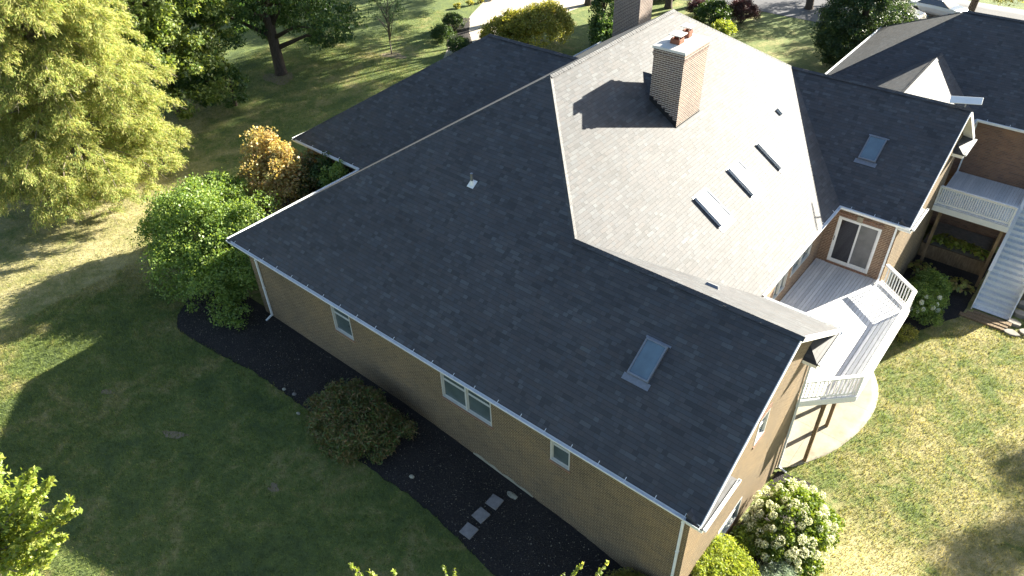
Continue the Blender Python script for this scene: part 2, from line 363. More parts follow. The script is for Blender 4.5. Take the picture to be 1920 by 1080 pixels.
# ------------------------------------------------------------------ terrain
def sm(t): t = min(1, max(0, t)); return t*t*(3-2*t)
def G(x, y):
    hl = -4.1+.5*sm((y-8)/14)-.8*sm((x+14)/13)*(1-sm((y-20)/8))
    return hl+sm((x+5)/4.5)*sm((y+3)/12)*(1-sm((y-30.2)/1.5))*(-7.2-hl)
def axis(a, b, c, d, fine, coarse):
    return np.unique(np.round(np.concatenate([np.arange(a, b, coarse), np.arange(b, c, fine), np.arange(c, d+.1, coarse)]), 3))
xs = axis(-250, -50, 14, 160, .4, 10); ys = axis(-120, -14, 34, 260, .4, 10)
nx, ny = len(xs), len(ys)
V = np.array([(x, y, G(x, y)) for y in ys for x in xs])
ii = np.arange((nx-1)*(ny-1)); ix = ii % (nx-1); iy = ii//(nx-1)
F = np.stack([iy*nx+ix, iy*nx+ix+1, (iy+1)*nx+ix+1, (iy+1)*nx+ix], 1)
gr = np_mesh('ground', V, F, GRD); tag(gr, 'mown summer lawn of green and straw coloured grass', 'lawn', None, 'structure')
for p in gr.data.polygons: p.use_smooth = True
def drape(name, A, B, nv, mat, dz=.03, sub=6, jit=0., seed=1, edge=0.03):
    """sheet lofted between polylines A and B, draped on the terrain"""
    rng = np.random.default_rng(seed)
    def rs(L, n):
        L = np.array(L, float); s = np.r_[0, np.cumsum(np.linalg.norm(np.diff(L, axis=0), axis=1))]; t = np.linspace(0, s[-1], n)
        return np.stack([np.interp(t, s, L[:, 0]), np.interp(t, s, L[:, 1])], 1)
    n = max(len(A), len(B))*sub; a = rs(A, n); b = rs(B, n)
    if jit:
        w = np.cumsum(rng.normal(size=(n, 2))*jit*.5, 0); w -= np.linspace(0, 1, n)[:, None]*w[-1]; b = b+w*.5+rng.normal(size=(n, 2))*jit*.5
    mb = MB(); rows = []
    for j in range(nv+1):
        q = a+(b-a)*j/nv; rows.append([Vector((p[0], p[1], G(p[0], p[1])+dz)) for p in q])
    for j in range(nv+1): mb.v += rows[j]
    for j in range(nv):
        for i in range(n-1): mb.f.append([j*n+i, j*n+i+1, (j+1)*n+i+1, (j+1)*n+i])
    # skirt
    k = len(mb.v); last = rows[-1]; mb.v += [p-Vector((0, 0, dz+.05)) for p in last]
    for i in range(n-1): mb.f.append([nv*n+i, nv*n+i+1, k+i+1, k+i])
    me = mb.build(name, mat, None, smooth=True); tag(me, None, None, None, 'structure'); return me, b
bed1, bed_edge = drape('mulch_bed', [(-21.9, .6), (-16, .6), (-10, .6), (-5, .6), (0, .6)],
    [(-26.5, .5), (-24.6, -2.2), (-23.7, -2.8), (-21.15, -2.55), (-19, -2.2), (-16.85, -2.15), (-15, -2.1), (-12.8, -2.6), (-11.2, -2.45), (-8.66, -2.3), (-7, -2.45), (-5.25, -2.65), (-2.8, -3.0), (-.5, -2.6), (1.6, -.8), (2.2, 1.0)], 26, MUL, .035, 8, .05)
bed1['label'] = 'dark mulch bed along the shaded brick wall'
bed2, _ = drape('mulch_bed', [(-.3, -.6), (-.3, 3), (-.3, 6), (-.3, 9)], [(2.0, .6), (1.9, 2.6), (2.2, 4.6), (2.4, 6.6), (1.9, 8.2), (.9, 9.2)], 10, MUL, .04, 8, .06, 3)
bed2['label'] = 'mulch bed under the white hydrangea beside the gable wall'
bed3, _ = drape('mulch_bed', [(-.42, 19.4), (-.42, 22), (-.42, 26), (-.42, 30.3)], [(.6, 19.6), (1.6, 21.1), (2.9, 23.4), (3.0, 30.3)], 10, MUL, .03, 8, .05, 4)
bed3['label'] = 'mulch bed between the deck and the grey stairs'
bed4, _ = drape('mulch_bed', [(-22, 3.2), (-22, 7.6), (-27, 7.7)], [(-24.5, 3.0), (-27.8, 4.2), (-30.3, 7.2)], 8, MUL, .03, 8, .05, 5)
bed4['label'] = 'mulch bed in the nook under the orange leaved maple'
bed5, _ = drape('mulch_bed', [(-41.4, 33.0), (-38.6, 30.5), (-36.5, 28.2)], [(-39.5, 34.2), (-37.4, 31.8), (-35.2, 29.8)], 4, MUL, .02, 8, .05, 6)
bed5['label'] = 'mulch strip with evergreen shrubs beside the curved drive'
_pc = [(.05, 9.5), (.3, 9.85), (1.08, 11.25), (1.55, 13), (1.68, 14.6), (1.42, 15.9), (.85, 16.9), (.2, 17.8), (-.3, 18.6)]
for _ in range(3): _pc = [_pc[0]]+[q for i in range(len(_pc)-1) for q in ((.75*_pc[i][0]+.25*_pc[i+1][0], .75*_pc[i][1]+.25*_pc[i+1][1]), (.25*_pc[i][0]+.75*_pc[i+1][0], .25*_pc[i][1]+.75*_pc[i+1][1]))]+[_pc[-1]]
pat, _ = drape('patio', [(-.44, 9.05), (-.44, 9.5), (-3.3, 9.56), (-3.3, 12), (-3.3, 15), (-3.3, 18.1), (-.42, 18.15), (-.42, 18.6)], _pc, 14, PATIO, .05, 2)
pat['label'] = 'pale curved concrete patio under the wooden deck'
drv, _ = drape('driveway', [(-34.2, 25.0), (-36.6, 28.6), (-38.0, 31.2), (-40.0, 35), (-41.5, 38.5), (-45.5, 44), (-50, 52)], [(-32.0, 24.6), (-34.0, 28.2), (-34.4, 32), (-34.3, 35), (-33.6, 40.5), (-33.0, 46), (-34, 54)], 8, DRIV, .015, 6)
drv['label'] = 'sunlit concrete drive curving behind the trees'
asp, _ = drape('driveway', [(-33, 46), (-28, 48.2), (-24.2, 49.6), (-19.4, 49.6), (-15.0, 49.7), (-9, 50.2), (10, 50)], [(-36, 62), (-28, 62), (-24, 62), (-19, 62), (-14, 62), (-8, 62), (10, 62)], 8, ASPH, .018, 6)
asp['label'] = 'dark asphalt drive beyond the back lawn'

# ------------------------------------------------------------------ house
s = .6508; X1, Y1, Y2, XS, DF = -12.394, 9.617, 18.772, -2.881, 4.989
H = s*Y1; SX = H/(XS-X1); HF = s*DF; YE, YB, HB = 17.825, 22.886, 3.328; YR = 27.9; LX = -22.0; SL = H/(X1-LX)
A = (LX, 0, 0); B = (0, 0, 0); AP1 = (X1, Y1, H); AP2 = (X1, Y2, H); RF = (0, DF, HF); HFp = (XS-HF/SX, DF, HF)
HBp = (XS-HB/SX, YB, HB); RB = (0, YB, HB); VB = (XS, YE, 0); EB = (0, YE, 0); VF = (XS, 2*DF, 0); EF = (0, 2*DF, 0); AR = (LX, YR, 0); ER = (0, YR, 0)
house = thing('brick_house', (-11, 14, -4.1), 'long brown brick house with steep charcoal shingle roof in the centre of the photo', 'house')
wy = .45; wx = -.42; lwx = -27.25; lwy = 7.38; lry = 14.73; lh = s*(lry-lwy)
rf = MB()
for p in ([A, B, RF, HFp, AP1], [A, AP1, AP2, AR], [HFp, AP1, AP2, HBp, VB, VF], [HFp, RF, EF, VF], [HBp, VB, EB, RB], [AP2, HBp, AR], [HBp, RB, ER, AR],
          [(lwx, lwy, 0), (LX, lwy, 0), (LX+lh/SL, lry, lh), (lwx+(lry-lwy), lry, lh)], [(lwx, lwy, 0), (lwx+lry-lwy, lry, lh), (lwx, 2*lry-lwy, 0)],
          [(lwx, 2*lry-lwy, 0), (lwx+lry-lwy, lry, lh), (LX+lh/SL, lry, lh), (LX, 2*lry-lwy, 0)]):
    rf.poly(p, up=True)
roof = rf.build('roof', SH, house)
sol = roof.modifiers.new('thick', 'SOLIDIFY'); sol.thickness = .09; sol.offset = -1
# soffits
so_ = MB(); z = -.17
so_.poly([(LX+.02, .02, z), (-.03, .02, z), (-.03, 2.0, z), (wx+.05, 2.0, z), (wx+.05, wy+.1, z), (LX+.5, wy+.1, z), (LX+.5, 27, z), (LX+.02, 27.8, z)])
so_.poly([(lwx+.02, lwy+.02, z), (LX, lwy+.02, z), (LX, lwy+.5, z), (lwx+.5, lwy+.5, z), (lwx+.5, 21.5, z), (lwx+.02, 22, z)])
so_.poly([(XS-.55, 9.5, z), (XS-.02, 9.96, z), (XS-.02, YE+.02, z), (XS-.55, YE+.5, z)])
so_.poly([(XS, YE+.02, z), (-.03, YE+.02, z), (-.03, YE+.45, z), (XS, YE+.45, z)])
so_.build('soffit', SOF, house)
# ridge and hip caps: overlapping individual cap shingles in one mesh per line
def caps(a, b, name='ridge_cap', w=.145, par=None, drop=.075):
    a, b = Vector(a), Vector(b); d = (b-a); L = d.length; d.normalize(); n = max(1, int(L/.145)); sd_ = d.cross(Vector((0, 0, 1))).normalized()
    up_ = sd_.cross(d)
    mb = MB(); rng = random.Random(int(L*1000))
    for i in range(n):
        p0 = a+d*(i*L/n-.02); p1 = a+d*((i+1)*L/n+.10); j = rng.uniform(-.008, .008)
        t0, t1 = .026, .014
        l0 = p0-sd_*(w+j)-up_*drop+up_*t0; c0 = p0+up_*t0; q0 = p0+sd_*(w+j)-up_*drop+up_*t0
        l1 = p1-sd_*w-up_*drop+up_*t1; c1 = p1+up_*t1; q1 = p1+sd_*w-up_*drop+up_*t1
        mb.poly([l0, c0, c1, l1]); mb.poly([c0, q0, q1, c1]); dn = up_*-.03
        mb.poly([l0+dn, q0+dn, q0, c0, l0])
        for f in mb.f[-3:-1]: f.reverse()
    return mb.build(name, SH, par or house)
ln = 1
caps(AP1, A, 'hip_cap', .13, None, .085); caps(AP1, HFp, 'hip_cap', .13, None, .085); caps(AP1, AP2); caps(AP2, HBp, 'hip_cap', .13, None, .085)
caps(HFp, RF); caps(HBp, RB); caps((lwx+lry-lwy, lry, lh), (LX+lh/SL, lry, lh)); caps((lwx+lry-lwy, lry, lh), (lwx, lwy, 0), 'hip_cap', .13, None, .085)
# walls with openings ------------------------------------------------
def wall(o, u, n, w, z0, z1, ops=(), depth=.09, mb=None):
    """o: start xy; u: unit dir xy; n: outward normal xy; ops: (u0,u1,za,zb)"""
    mb = mb or MB(); us = sorted({0, w, *[q for p in ops for q in p[:2]]}); zs = sorted({z0, z1, *[q for p in ops for q in p[2:4]]})
    def P(a, zz, d=0): return Vector((o[0]+u[0]*a-n[0]*d, o[1]+u[1]*a-n[1]*d, zz))
    flip = Vector((u[0], u[1], 0)).cross(Vector((0, 0, 1))).dot(Vector((n[0], n[1], 0))) < 0
    def add(q): mb.poly(list(reversed(q)) if flip else q)
    for i in range(len(us)-1):
        for j in range(len(zs)-1):
            cu, cz = (us[i]+us[i+1])/2, (zs[j]+zs[j+1])/2
            if any(p[0] < cu < p[1] and p[2] < cz < p[3] for p in ops): continue
            add([P(us[i], zs[j]), P(us[i+1], zs[j]), P(us[i+1], zs[j+1]), P(us[i], zs[j+1])])
    for a, b, c_, d in ops:
        add([P(a, c_), P(a, c_, depth), P(a, d, depth), P(a, d)][::-1]); add([P(b, c_), P(b, c_, depth), P(b, d, depth), P(b, d)])
        add([P(a, c_), P(b, c_), P(b, c_, depth), P(a, c_, depth)]); add([P(a, d), P(b, d), P(b, d, depth), P(a, d, depth)][::-1])
    return mb
def window(o, u, n, a, b, c_, d, par, name='window', depth=.09, fr=.04, mull=(), sash=True, glass=None, sill=True, blinds=True):
    """frame + panes in an opening; frame is a part, pane/sill sub-parts"""
    u = Vector((*u, 0)); n = Vector((*n, 0)); O = Vector((*o, 0))
    def P(uu, zz, dd): return O+u*uu+n*dd+Vector((0, 0, zz))
    def bar(mb, u0, u1, z0, z1, d0, d1):
        mb.hexa([P(u0, z0, d0), P(u1, z0, d0), P(u1, z0, d1), P(u0, z0, d1)], [P(u0, z1, d0), P(u1, z1, d0), P(u1, z1, d1), P(u0, z1, d1)])
    mb = MB(); d0, d1 = -depth, .012
    bar(mb, a, a+fr, c_, d, d0, d1); bar(mb, b-fr, b, c_, d, d0, d1); bar(mb, a+fr, b-fr, c_, c_+fr, d0, d1); bar(mb, a+fr, b-fr, d-fr, d, d0, d1)
    edges = [a+fr]+[m for m in mull]+[b-fr]
    for m in mull: bar(mb, m-.035, m+.035, c_+fr, d-fr, d0, d1-.004)
    f = mb.build(name, WHW, par)
    for i in range(len(edges)-1):
        e0 = edges[i]+(.035 if i else 0); e1 = edges[i+1]-(.035 if i < len(edges)-2 else 0)
        if sash:
            sb = MB(); zm = (c_+d)/2
            for q0, q1, dd in ((c_+fr, zm+.02, -.05), (zm+.02, d-fr, -.068)):
                bar(sb, e0, e0+.035, q0, q1, dd-.02, dd); bar(sb, e1-.035, e1, q0, q1, dd-.02, dd); bar(sb, e0+.035, e1-.035, q0, q0+.04, dd-.02, dd); bar(sb, e0+.035, e1-.035, q1-.03, q1, dd-.02, dd)
            sb.build('sash', WHW, f)
        gb = MB(); bar(gb, e0, e1, c_+fr, d-fr, -.082, -.076); gb.build('pane', glass or GLS, f)
    if sill:
        sb = MB(); n_ = max(2, int((b-a+.1)/.075)); w_ = (b-a+.1)/n_
        for i in range(n_): q = a-.05+i*w_; bar(sb, q+.005, q+w_-.005, c_-.11, c_-.012, -.05, .035)
        sb.build('sill', BRD, f)
    return f
zb = -8.2
fops = [(LX*-1-.42-16.13-.0, 0, 0, 0)]
FO = (-21.58, wy)     # front wall origin, u=+x
def fx(x): return x+21.58
fw_ops = [(fx(-16.15), fx(-15.05), -2.16, -.40), (fx(-10.2), fx(-7.87), -2.10, -.40), (fx(-5.36), fx(-4.6), -1.86, -.40)]
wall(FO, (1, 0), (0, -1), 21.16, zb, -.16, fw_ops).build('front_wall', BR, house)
window(FO, (1, 0), (0, -1), *fw_ops[0], house); window(FO, (1, 0), (0, -1), *fw_ops[1], house, mull=[fx(-9.03)]); window(FO, (1, 0), (0, -1), *fw_ops[2], house)
# right gable wall of the front wing, u = +y
GO = (wx, wy); gy0, gy1 = wy, 2*DF-.45
g_ops = [(5.05-wy, 5.75-wy, -1.5, -.2), (3.7-wy, 5.35-wy, -5.9, -4.75), (2.2-wy, 3.9-wy, -3.1, -1.2)]
g_ops = [(4.75-wy, 5.55-wy, -1.62, -.45), (3.35-wy, 5.15-wy, -5.95, -4.75)]
gm = wall(GO, (0, 1), (1, 0), gy1-gy0, zb, -.16, g_ops)
def rz(y): return s*min(y, 2*DF-y)-.10
gm.poly([(wx, gy0, -.16), (wx, gy1, -.16), (wx, gy1, rz(gy1)), (wx, DF, rz(DF)), (wx, gy0, rz(gy0))]); gm.build('gable_wall', BR, house)
window(GO, (0, 1), (1, 0), *g_ops[0], house); window(GO, (0, 1), (1, 0), *g_ops[1], house)
# soldier arch of red brick above the upper gable window
ab = MB()
for i in range(11):
    y = 4.72+i*.078; ab.box(wx-.02, y, -.44+.03*math.sin(i/10*math.pi), wx+.02, y+.066, -.22+.04*math.sin(i/10*math.pi))
ab.build('brick_arch', BRD, house)
wall((wx, gy1), (-1, 0), (0, 1), 3.0, zb, -.16).build('rear_wall', BR, house)
# main east wall above the deck
EW = (-3.33, gy1); ew_ops = [(13.0-gy1, 14.3-gy1, -2.55, -1.0), (14.75-gy1, 16.85-gy1, -2.3, -1.0)]
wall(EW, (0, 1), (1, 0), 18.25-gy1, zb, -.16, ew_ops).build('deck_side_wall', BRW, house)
window(EW, (0, 1), (1, 0), *ew_ops[0], house, sill=False, mull=[13.65-gy1]); window(EW, (0, 1), (1, 0), *ew_ops[1], house, sill=False, mull=[15.8-gy1])
# back wing front wall with sliding door
BW = (-3.33, 18.2); dops = [(.48, 2.30, -3.10, -.72)]
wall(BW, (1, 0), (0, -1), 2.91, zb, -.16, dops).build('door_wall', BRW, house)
def slider():
    x0, x1, za, zc = BW[0]+.48, BW[0]+2.30, -3.10, -.72; y = 18.2; mb = MB(); f = .085
    mb.box(x0, y-.03, za, x0+f, y+.09, zc).box(x1-f, y-.03, za, x1, y+.09, zc).box(x0+f, y-.03, zc-f, x1-f, y+.09, zc).box(x0+f, y-.03, za, x1-f, y+.09, za+f)
    fr = mb.build('sliding_door', WH, house); xm = (x0+x1)/2
    mb = MB(); a, b = x0+f, xm+.04
    mb.box(a, y+.0, za+f, a+.06, y+.03, zc-f).box(b-.06, y+.0, za+f, b, y+.03, zc-f).box(a+.06, y, za+f, b-.06, y+.03, za+f+.08).box(a+.06, y, zc-f-.06, b-.06, y+.03, zc-f)
    mb.build('door_leaf', WH, fr); Bx(a+.06, y+.012, za+f+.08, b-.06, y+.018, zc-f-.06).build('pane', DARKG, fr)
    mb = MB(); a, b = xm-.02, x1-f
    mb.box(a, y+.04, za+f, a+.07, y+.07, zc-f).box(b-.05, y+.04, za+f, b, y+.07, zc-f).box(a+.07, y+.04, za+f, b-.05, y+.07, za+f+.08).box(a+.07, y+.04, zc-f-.06, b-.05, y+.07, zc-f)
    mb.build('door_leaf', WH, fr); Bx(a+.07, y+.052, za+f+.08, b-.05, y+.058, zc-f-.06).build('screen', SCR, fr)
    Bx(x0+.03, y-.05, -1.98, x0+.055, y-.03, -1.75).build('handle', FLA, fr); Bx(x0-.02, y-.09, za-.10, x1+.02, y-.031, za-.005).build('sill', BRD, house)
slider()
mb = MB()   # soldier course and keystone over the door
for i in range(24):
    x = -2.93+i*.082
    if i == 10: mb.build('door_lintel', BRD, house); mb = MB()
    if 10 <= i <= 12: continue
    mb.box(x, 18.16, -.70, x+.07, 18.21, -.50)
mb.build('door_lintel', BRD, house); Bx(-2.11, 18.13, -.71, -1.87, 18.21, -.44).build('keystone', CONC, house)
# back wing gable wall
gm = wall((wx, 18.2), (0, 1), (1, 0), 9.3, zb, -.16, [(2.0, 2.9, -5.6, -4.2)])
gm.poly([(wx, 18.2, -.16), (wx, 27.5, -.16), (wx, 27.5, .12), (wx, YB, HB-.1), (wx, 18.2, .13)]); gm.build('gable_wall', BR, house)
window((wx, 18.2), (0, 1), (1, 0), 2.0, 2.9, -5.6, -4.2, house)
mb = MB(); wall((wx, 27.5), (-1, 0), (0, 1), 21.1, zb, -.16, mb=mb); wall((-21.58, wy), (0, 1), (-1, 0), 27.05, zb, -.16, mb=mb)
wall((lwx+.42, lwy+.42), (1, 0), (0, -1), 5.3, zb, -.16, mb=mb); wall((lwx+.42, lwy+.42), (0, 1), (-1, 0), 13.9, zb, -.16, mb=mb); wall((lwx+.42, 21.7), (1, 0), (0, 1), 5.3, zb, -.16, mb=mb)
mb.build('rear_wall', BR, house)
# exposed foundation strip low on the front wall
mb = MB(); rr_ = random.Random(5); q = []
for i in range(15): x = -8.9+i*.2; q.append((x, G(x, .4)+.06+.10*abs(math.sin(i*.9))+rr_.uniform(0, .05)))
for i in range(14): mb.hexa([(q[i][0], wy-.02, -6), (q[i+1][0], wy-.02, -6), (q[i+1][0], wy+.01, -6), (q[i][0], wy+.01, -6)], [(q[i][0], wy-.02, q[i][1]), (q[i+1][0], wy-.02, q[i+1][1]), (q[i+1][0], wy+.01, q[i+1][1]), (q[i][0], wy+.01, q[i][1])])
mb.build('foundation', FOUN, house)
# rake boards, cornice returns
def rake(a, b, par=house):
    a, b = Vector(a), Vector(b); MB().beam(a+Vector((.015, 0, -.12)), b+Vector((.015, 0, -.12)), .03, .19).build('rake_board', WH, par)
    MB().poly([a+Vector((-.01, 0, -.2)), b+Vector((-.01, 0, -.2)), b+Vector((wx-.02, 0, -.2)), a+Vector((wx-.02, 0, -.2))]).build('rake_soffit', SOF, par)
rake(B, RF); rake(RF, EF); rake(EB, RB); rake(RB, ER)
def cornice(y0, y1, peak):
    """boxed return on the gable: little hipped roof on a white box"""
    x0, x1 = wx+.005, .10; dz = -.02; Bx(x0, y0, -.30, x1-.02, y1, -.12+dz).build('cornice_return', WH, house)
    mb = MB(); t = -.115+dz; m = .30; ya, yc = y0-.03, y1+.03
    inner = yc if peak > 0 else ya
    mb.poly([(x0, ya, t), (x1+.01, ya, t), (x1+.01, yc, t), (x0, yc, t)])
    a0, a1 = (x0, ya, t+.01), (x0, yc, t+.01); b0, b1 = (x1+.01, ya, t+.01), (x1+.01, yc, t+.01)
    c0 = (x0, ya+(.0 if peak > 0 else .5), t+m); c1 = (x0, yc-(.5 if peak > 0 else 0), t+m)
    mb.poly([b0, b1, c1, c0]); mb.poly([b1, a1, c1]); mb.poly([a0, b0, c0])
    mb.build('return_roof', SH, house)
    g = MB(); gx = x1+.0
    g.box(gx, y0-.03, -.13, gx+.085, y1+.03, -.122).box(gx+.075, y0-.03, -.122, gx+.085, y1+.03, -.05).box(gx, y0-.03, -.122, gx+.01, y1+.03, -.05)
    for yy in (y0-.03, y1+.022): g.box(gx+.01, yy, -.122, gx+.075, yy+.008, -.05)
    gg = g.build('gutter', GUT, house); hh = MB()
    for k in range(3): yy = y0+.25+k*.72; Bx(gx, yy, -.052, gx+.085, yy+.02, -.044).build('gutter_hanger', GUT, gg)
cornice(.0, 2.05, 1); cornice(7.9, 9.92, -1); cornice(17.88, 19.85, 1); cornice(25.8, 27.75, -1)
# gutters ------------------------------------------------------------
def gutter(a, b, out, par=house, hang=.95, back=0.):
    """open K-style trough from a to b (eave line), out = outward unit xy"""
    a, b = Vector(a), Vector(b); d = (b-a).normalized(); o_ = Vector((*out, 0)); L = (b-a).length; mb = MB()
    prof = [(0.0, -.01), (0.0, -.125), (.085, -.125), (.125, -.035), (.125, 0.0), (.117, 0.0), (.117, -.03), (.079, -.117), (.008, -.117), (.008, -.01)]
    pa = [a+o_*p+Vector((0, 0, q)) for p, q in prof]; pb = [b+o_*p+Vector((0, 0, q)) for p, q in prof]
    for i in range(len(prof)): j = (i+1) % len(prof); mb.poly([pa[i], pa[j], pb[j], pb[i]])
    for q in (a, b-d*.004):
        base_ = [q+o_*p+Vector((0, 0, z_)) for p, z_ in prof[:5]]; mb.hexa(base_, [w+d*.004 for w in base_])
    g = mb.build('gutter', GUT, par)
    fb = MB(); fb.hexa([a-o_*.0+Vector((0, 0, -.17)), b+Vector((0, 0, -.17)), b-o_*.025+Vector((0, 0, -.17)), a-o_*.025+Vector((0, 0, -.17))], [a+Vector((0, 0, -.093)), b+Vector((0, 0, -.093)), b-o_*.025+Vector((0, 0, -.093)), a-o_*.025+Vector((0, 0, -.093))]); fb.build('fascia', WH, par)
    n = max(1, int(L/hang)); rng = random.Random(int(L*77))
    for i in range(n):
        p = a+d*(L*(i+.5)/n+rng.uniform(-.04, .04)); q = p+o_*.12+Vector((0, 0, .004)); r_ = p-o_*.07+Vector((0, 0, .055))
        MB().beam(q, p+Vector((0, 0, .012)), .018, .006).beam(p+Vector((0, 0, .012)), r_, .018, .006).build('gutter_hanger', GUT, g)
    return g
gutter(A, (0.02, 0, 0), (0, -1)); gutter((LX, -.0, 0), (LX, lwy-.13, 0), (-1, 0)); gutter((lwx, lwy, 0), (LX-.13, lwy, 0), (0, -1)); gutter((lwx, lwy, 0), (lwx, 22.0, 0), (-1, 0))
gutter((XS, 2*DF+.13, 0), (XS, YE-.13, 0), (1, 0)); gutter((XS, YE, 0), (0.02, YE, 0), (0, -1)); gutter((XS+.1, 2*DF, 0), (0.02, 2*DF, 0), (0, 1)); gutter((LX, 22.2, 0), (LX, YR, 0), (-1, 0))
def downspout(top, side, zbot, par=house, w=.075):
    x, y = top; nx_, ny_ = side
    mb = MB(); mb.box(x-w/2-.002, y-w/2-.002, zbot+.12, x+w/2, y+w/2, -.35)
    q = Vector((x, y, -.36)); e = q+Vector((nx_*.30, ny_*.30, .24)); mb.beam(q, e, .07, .07)
    mb.beam((x, y, zbot+.17), (x+nx_*.35, y+ny_*.35, zbot+.05), .07, .07)
    d = mb.build('downspout', GUT, par, bevel=.008)
    for zz in (-.9, -2.4): Bx(x-w/2-.012, y-w/2-.012, zz, x+w/2+.012, y+w/2+.012, zz+.03).build('strap', GUT, d)
    return d
downspout((-.62, wy-.05), (0, -1), G(-.6, .3)); downspout((-21.0, wy-.05), (0, -1), G(-21, .3)); downspout((-.35, 9.1), (1, 0), -7.2); downspout((-.50, 18.13), (0, -1), -3.2)
# round white eave floodlights under the front soffit
for x in (-21.45, -.98): MB().tube([(x, .2, -.175), (x, .2, -.24), (x, .17, -.31)], [.07, .09, .05], 12).build('flood_light', WH, house, smooth=True)
# skylights ----------------------------------------------------------
def skylight(P0, e1, e2, n, w, l, h=.11, fmat=None, glass=SKG):
    """P0 lower-left corner on the roof; e1 along eave, e2 up slope"""
    P0, e1, e2, n = Vector(P0), Vector(e1).normalized(), Vector(e2).normalized(), Vector(n).normalized()
    def P(a, b, c_): return P0+e1*a+e2*b+n*c_
    def bx(mb, a0, a1, b0, b1, c0, c1): mb.hexa([P(a0, b0, c0), P(a1, b0, c0), P(a1, b1, c0), P(a0, b1, c0)], [P(a0, b0, c1), P(a1, b0, c1), P(a1, b1, c1), P(a0, b1, c1)])
    mb = MB(); t = .055
    bx(mb, 0, w, 0, t, -.05, h); bx(mb, 0, w, l-t, l, -.05, h); bx(mb, 0, t, t, l-t, -.05, h); bx(mb, w-t, w, t, l-t, -.05, h)
    f = mb.build('skylight', fmat or METG, house, bevel=.006)
    gb = MB(); bx(gb, t, w-t, t, l-t, h-.035, h-.028); gb.build('pane', glass, f)
    fb = MB(); bx(fb, -.09, w+.09, -.22, -.004, .012, .02); fb.build('flashing', METG, f); fb = MB(); bx(fb, -.06, w+.06, l+.004, l+.07, .012, .02); fb.build('flashing', METG, f); return f
def fpt(x, y): return (x, y, s*y)
def spt(x, y): return (x, y, SX*(XS-x))
def bpt(x, y): return (x, y, (HB/(YB-YE))*(y-YE))
c_ = 1/math.hypot(1, s)
skylight(fpt(-3.90, 2.31), (1, 0, 0), (0, 1, s), (0, -s, 1), .73, 1.24)
skylight(bpt(-3.17, 19.80), (1, 0, 0), (0, 1, s), (0, -s, 1), .74, 1.23)
for y in (10.92, 13.68, 16.34): skylight(spt(-5.27, y), (0, 1, 0), (-1, 0, SX), (SX, 0, 1), .86, 1.46, .13, fmat=METL)
# roof penetrations
vp = Vector(fpt(-12.71, 5.31)); v_ = MB(); nn = Vector((0, -s, 1)).normalized()
v_.tube([vp, vp+Vector((0, 0, .46))], .055, 12); o = v_.build('vent_pipe', METG, house, smooth=False)
MB().tube([vp+Vector((0, 0, .0)), vp+Vector((0, 0, .16))], [.11, .065], 12).build('boot', WH, o)
MB().hexa([vp+Vector((a, b, s*b+.014)) for a, b in ((-.15, -.14), (.15, -.14), (.15, .14), (-.15, .14))], [vp+Vector((a, b, s*b+.024)) for a, b in ((-.15, -.14), (.15, -.14), (.15, .14), (-.15, .14))]).build('base_plate', GUT, o)
def slant_box(P0, e1, e2, n, w, l, h, mat, name, par=house, taper=.8):
    P0, e1, e2, n = Vector(P0), Vector(e1).normalized(), Vector(e2).normalized(), Vector(n).normalized(); t = 1-taper
    b = [P0+e1*a+e2*q for a, q in ((0, 0), (w, 0), (w, l), (0, l))]; tt = [P0+e1*a+e2*q+n*h for a, q in ((w*t*.5, l*t*.2), (w*(1-t*.5), l*t*.2), (w*(1-t*.5), l*(1-t*.5)), (w*t*.5, l*(1-t*.5)))]
    return MB().hexa(b, tt).build(name, mat, par)
slant_box(spt(-6.72, 19.28), (0, 1, 0), (-1, 0, SX), (SX, 0, 1), .42, .34, .13, METG, 'roof_vent')
slant_box((-3.95, 7.35, s*(2*DF-7.35)), (1, 0, 0), (0, -1, s), (0, s, 1), .5, .28, .10, METG, 'roof_vent')
# front chimney ------------------------------------------------------
def chimney(x0, x1, y0, y1, zb_, zt, flues=True, label=None):
    mb = MB(); mb.box(x0, y0, zb_, x1, y1, zt-.42)
    for i, e in enumerate((.02, .04)): mb.box(x0-e, y0-e, zt-.42+i*.075, x1+e, y1+e, zt-.42+(i+1)*.075)
    mb.box(x0-.02, y0-.02, zt-.27, x1+.02, y1+.02, zt-.12)
    ch = mb.build('chimney', BRC, house); 
    if label: ch['label'] = label
    cb = MB(); cb.hexa([(x0-.06, y0-.06, zt-.12), (x1+.06, y0-.06, zt-.12), (x1+.06, y1+.06, zt-.12), (x0-.06, y1+.06, zt-.12)], [(x0-.05, y0-.05, zt-.03), (x1+.05, y0-.05, zt-.03), (x1+.05, y1+.05, zt-.03), (x0-.05, y1+.05, zt-.03)])
    cb.hexa([(x0-.05, y0-.05, zt-.03), (x1+.05, y0-.05, zt-.03), (x1+.05, y1+.05, zt-.03), (x0-.05, y1+.05, zt-.03)], [(x0+.3, y0+.3, zt+.04), (x1-.3, y0+.3, zt+.04), (x1-.3, y1-.3, zt+.04), (x0+.3, y1-.3, zt+.04)])
    cb.build('chimney_crown', CAPM, ch)
    return ch
CX0, CX1, CY0, CY1, CT = -10.0, -8.68, 13.08, 14.97, 6.92
ch = chimney(CX0, CX1, CY0, CY1, 3.2, CT, label='freestanding brick chimney with two clay flues on the sunlit roof slope')
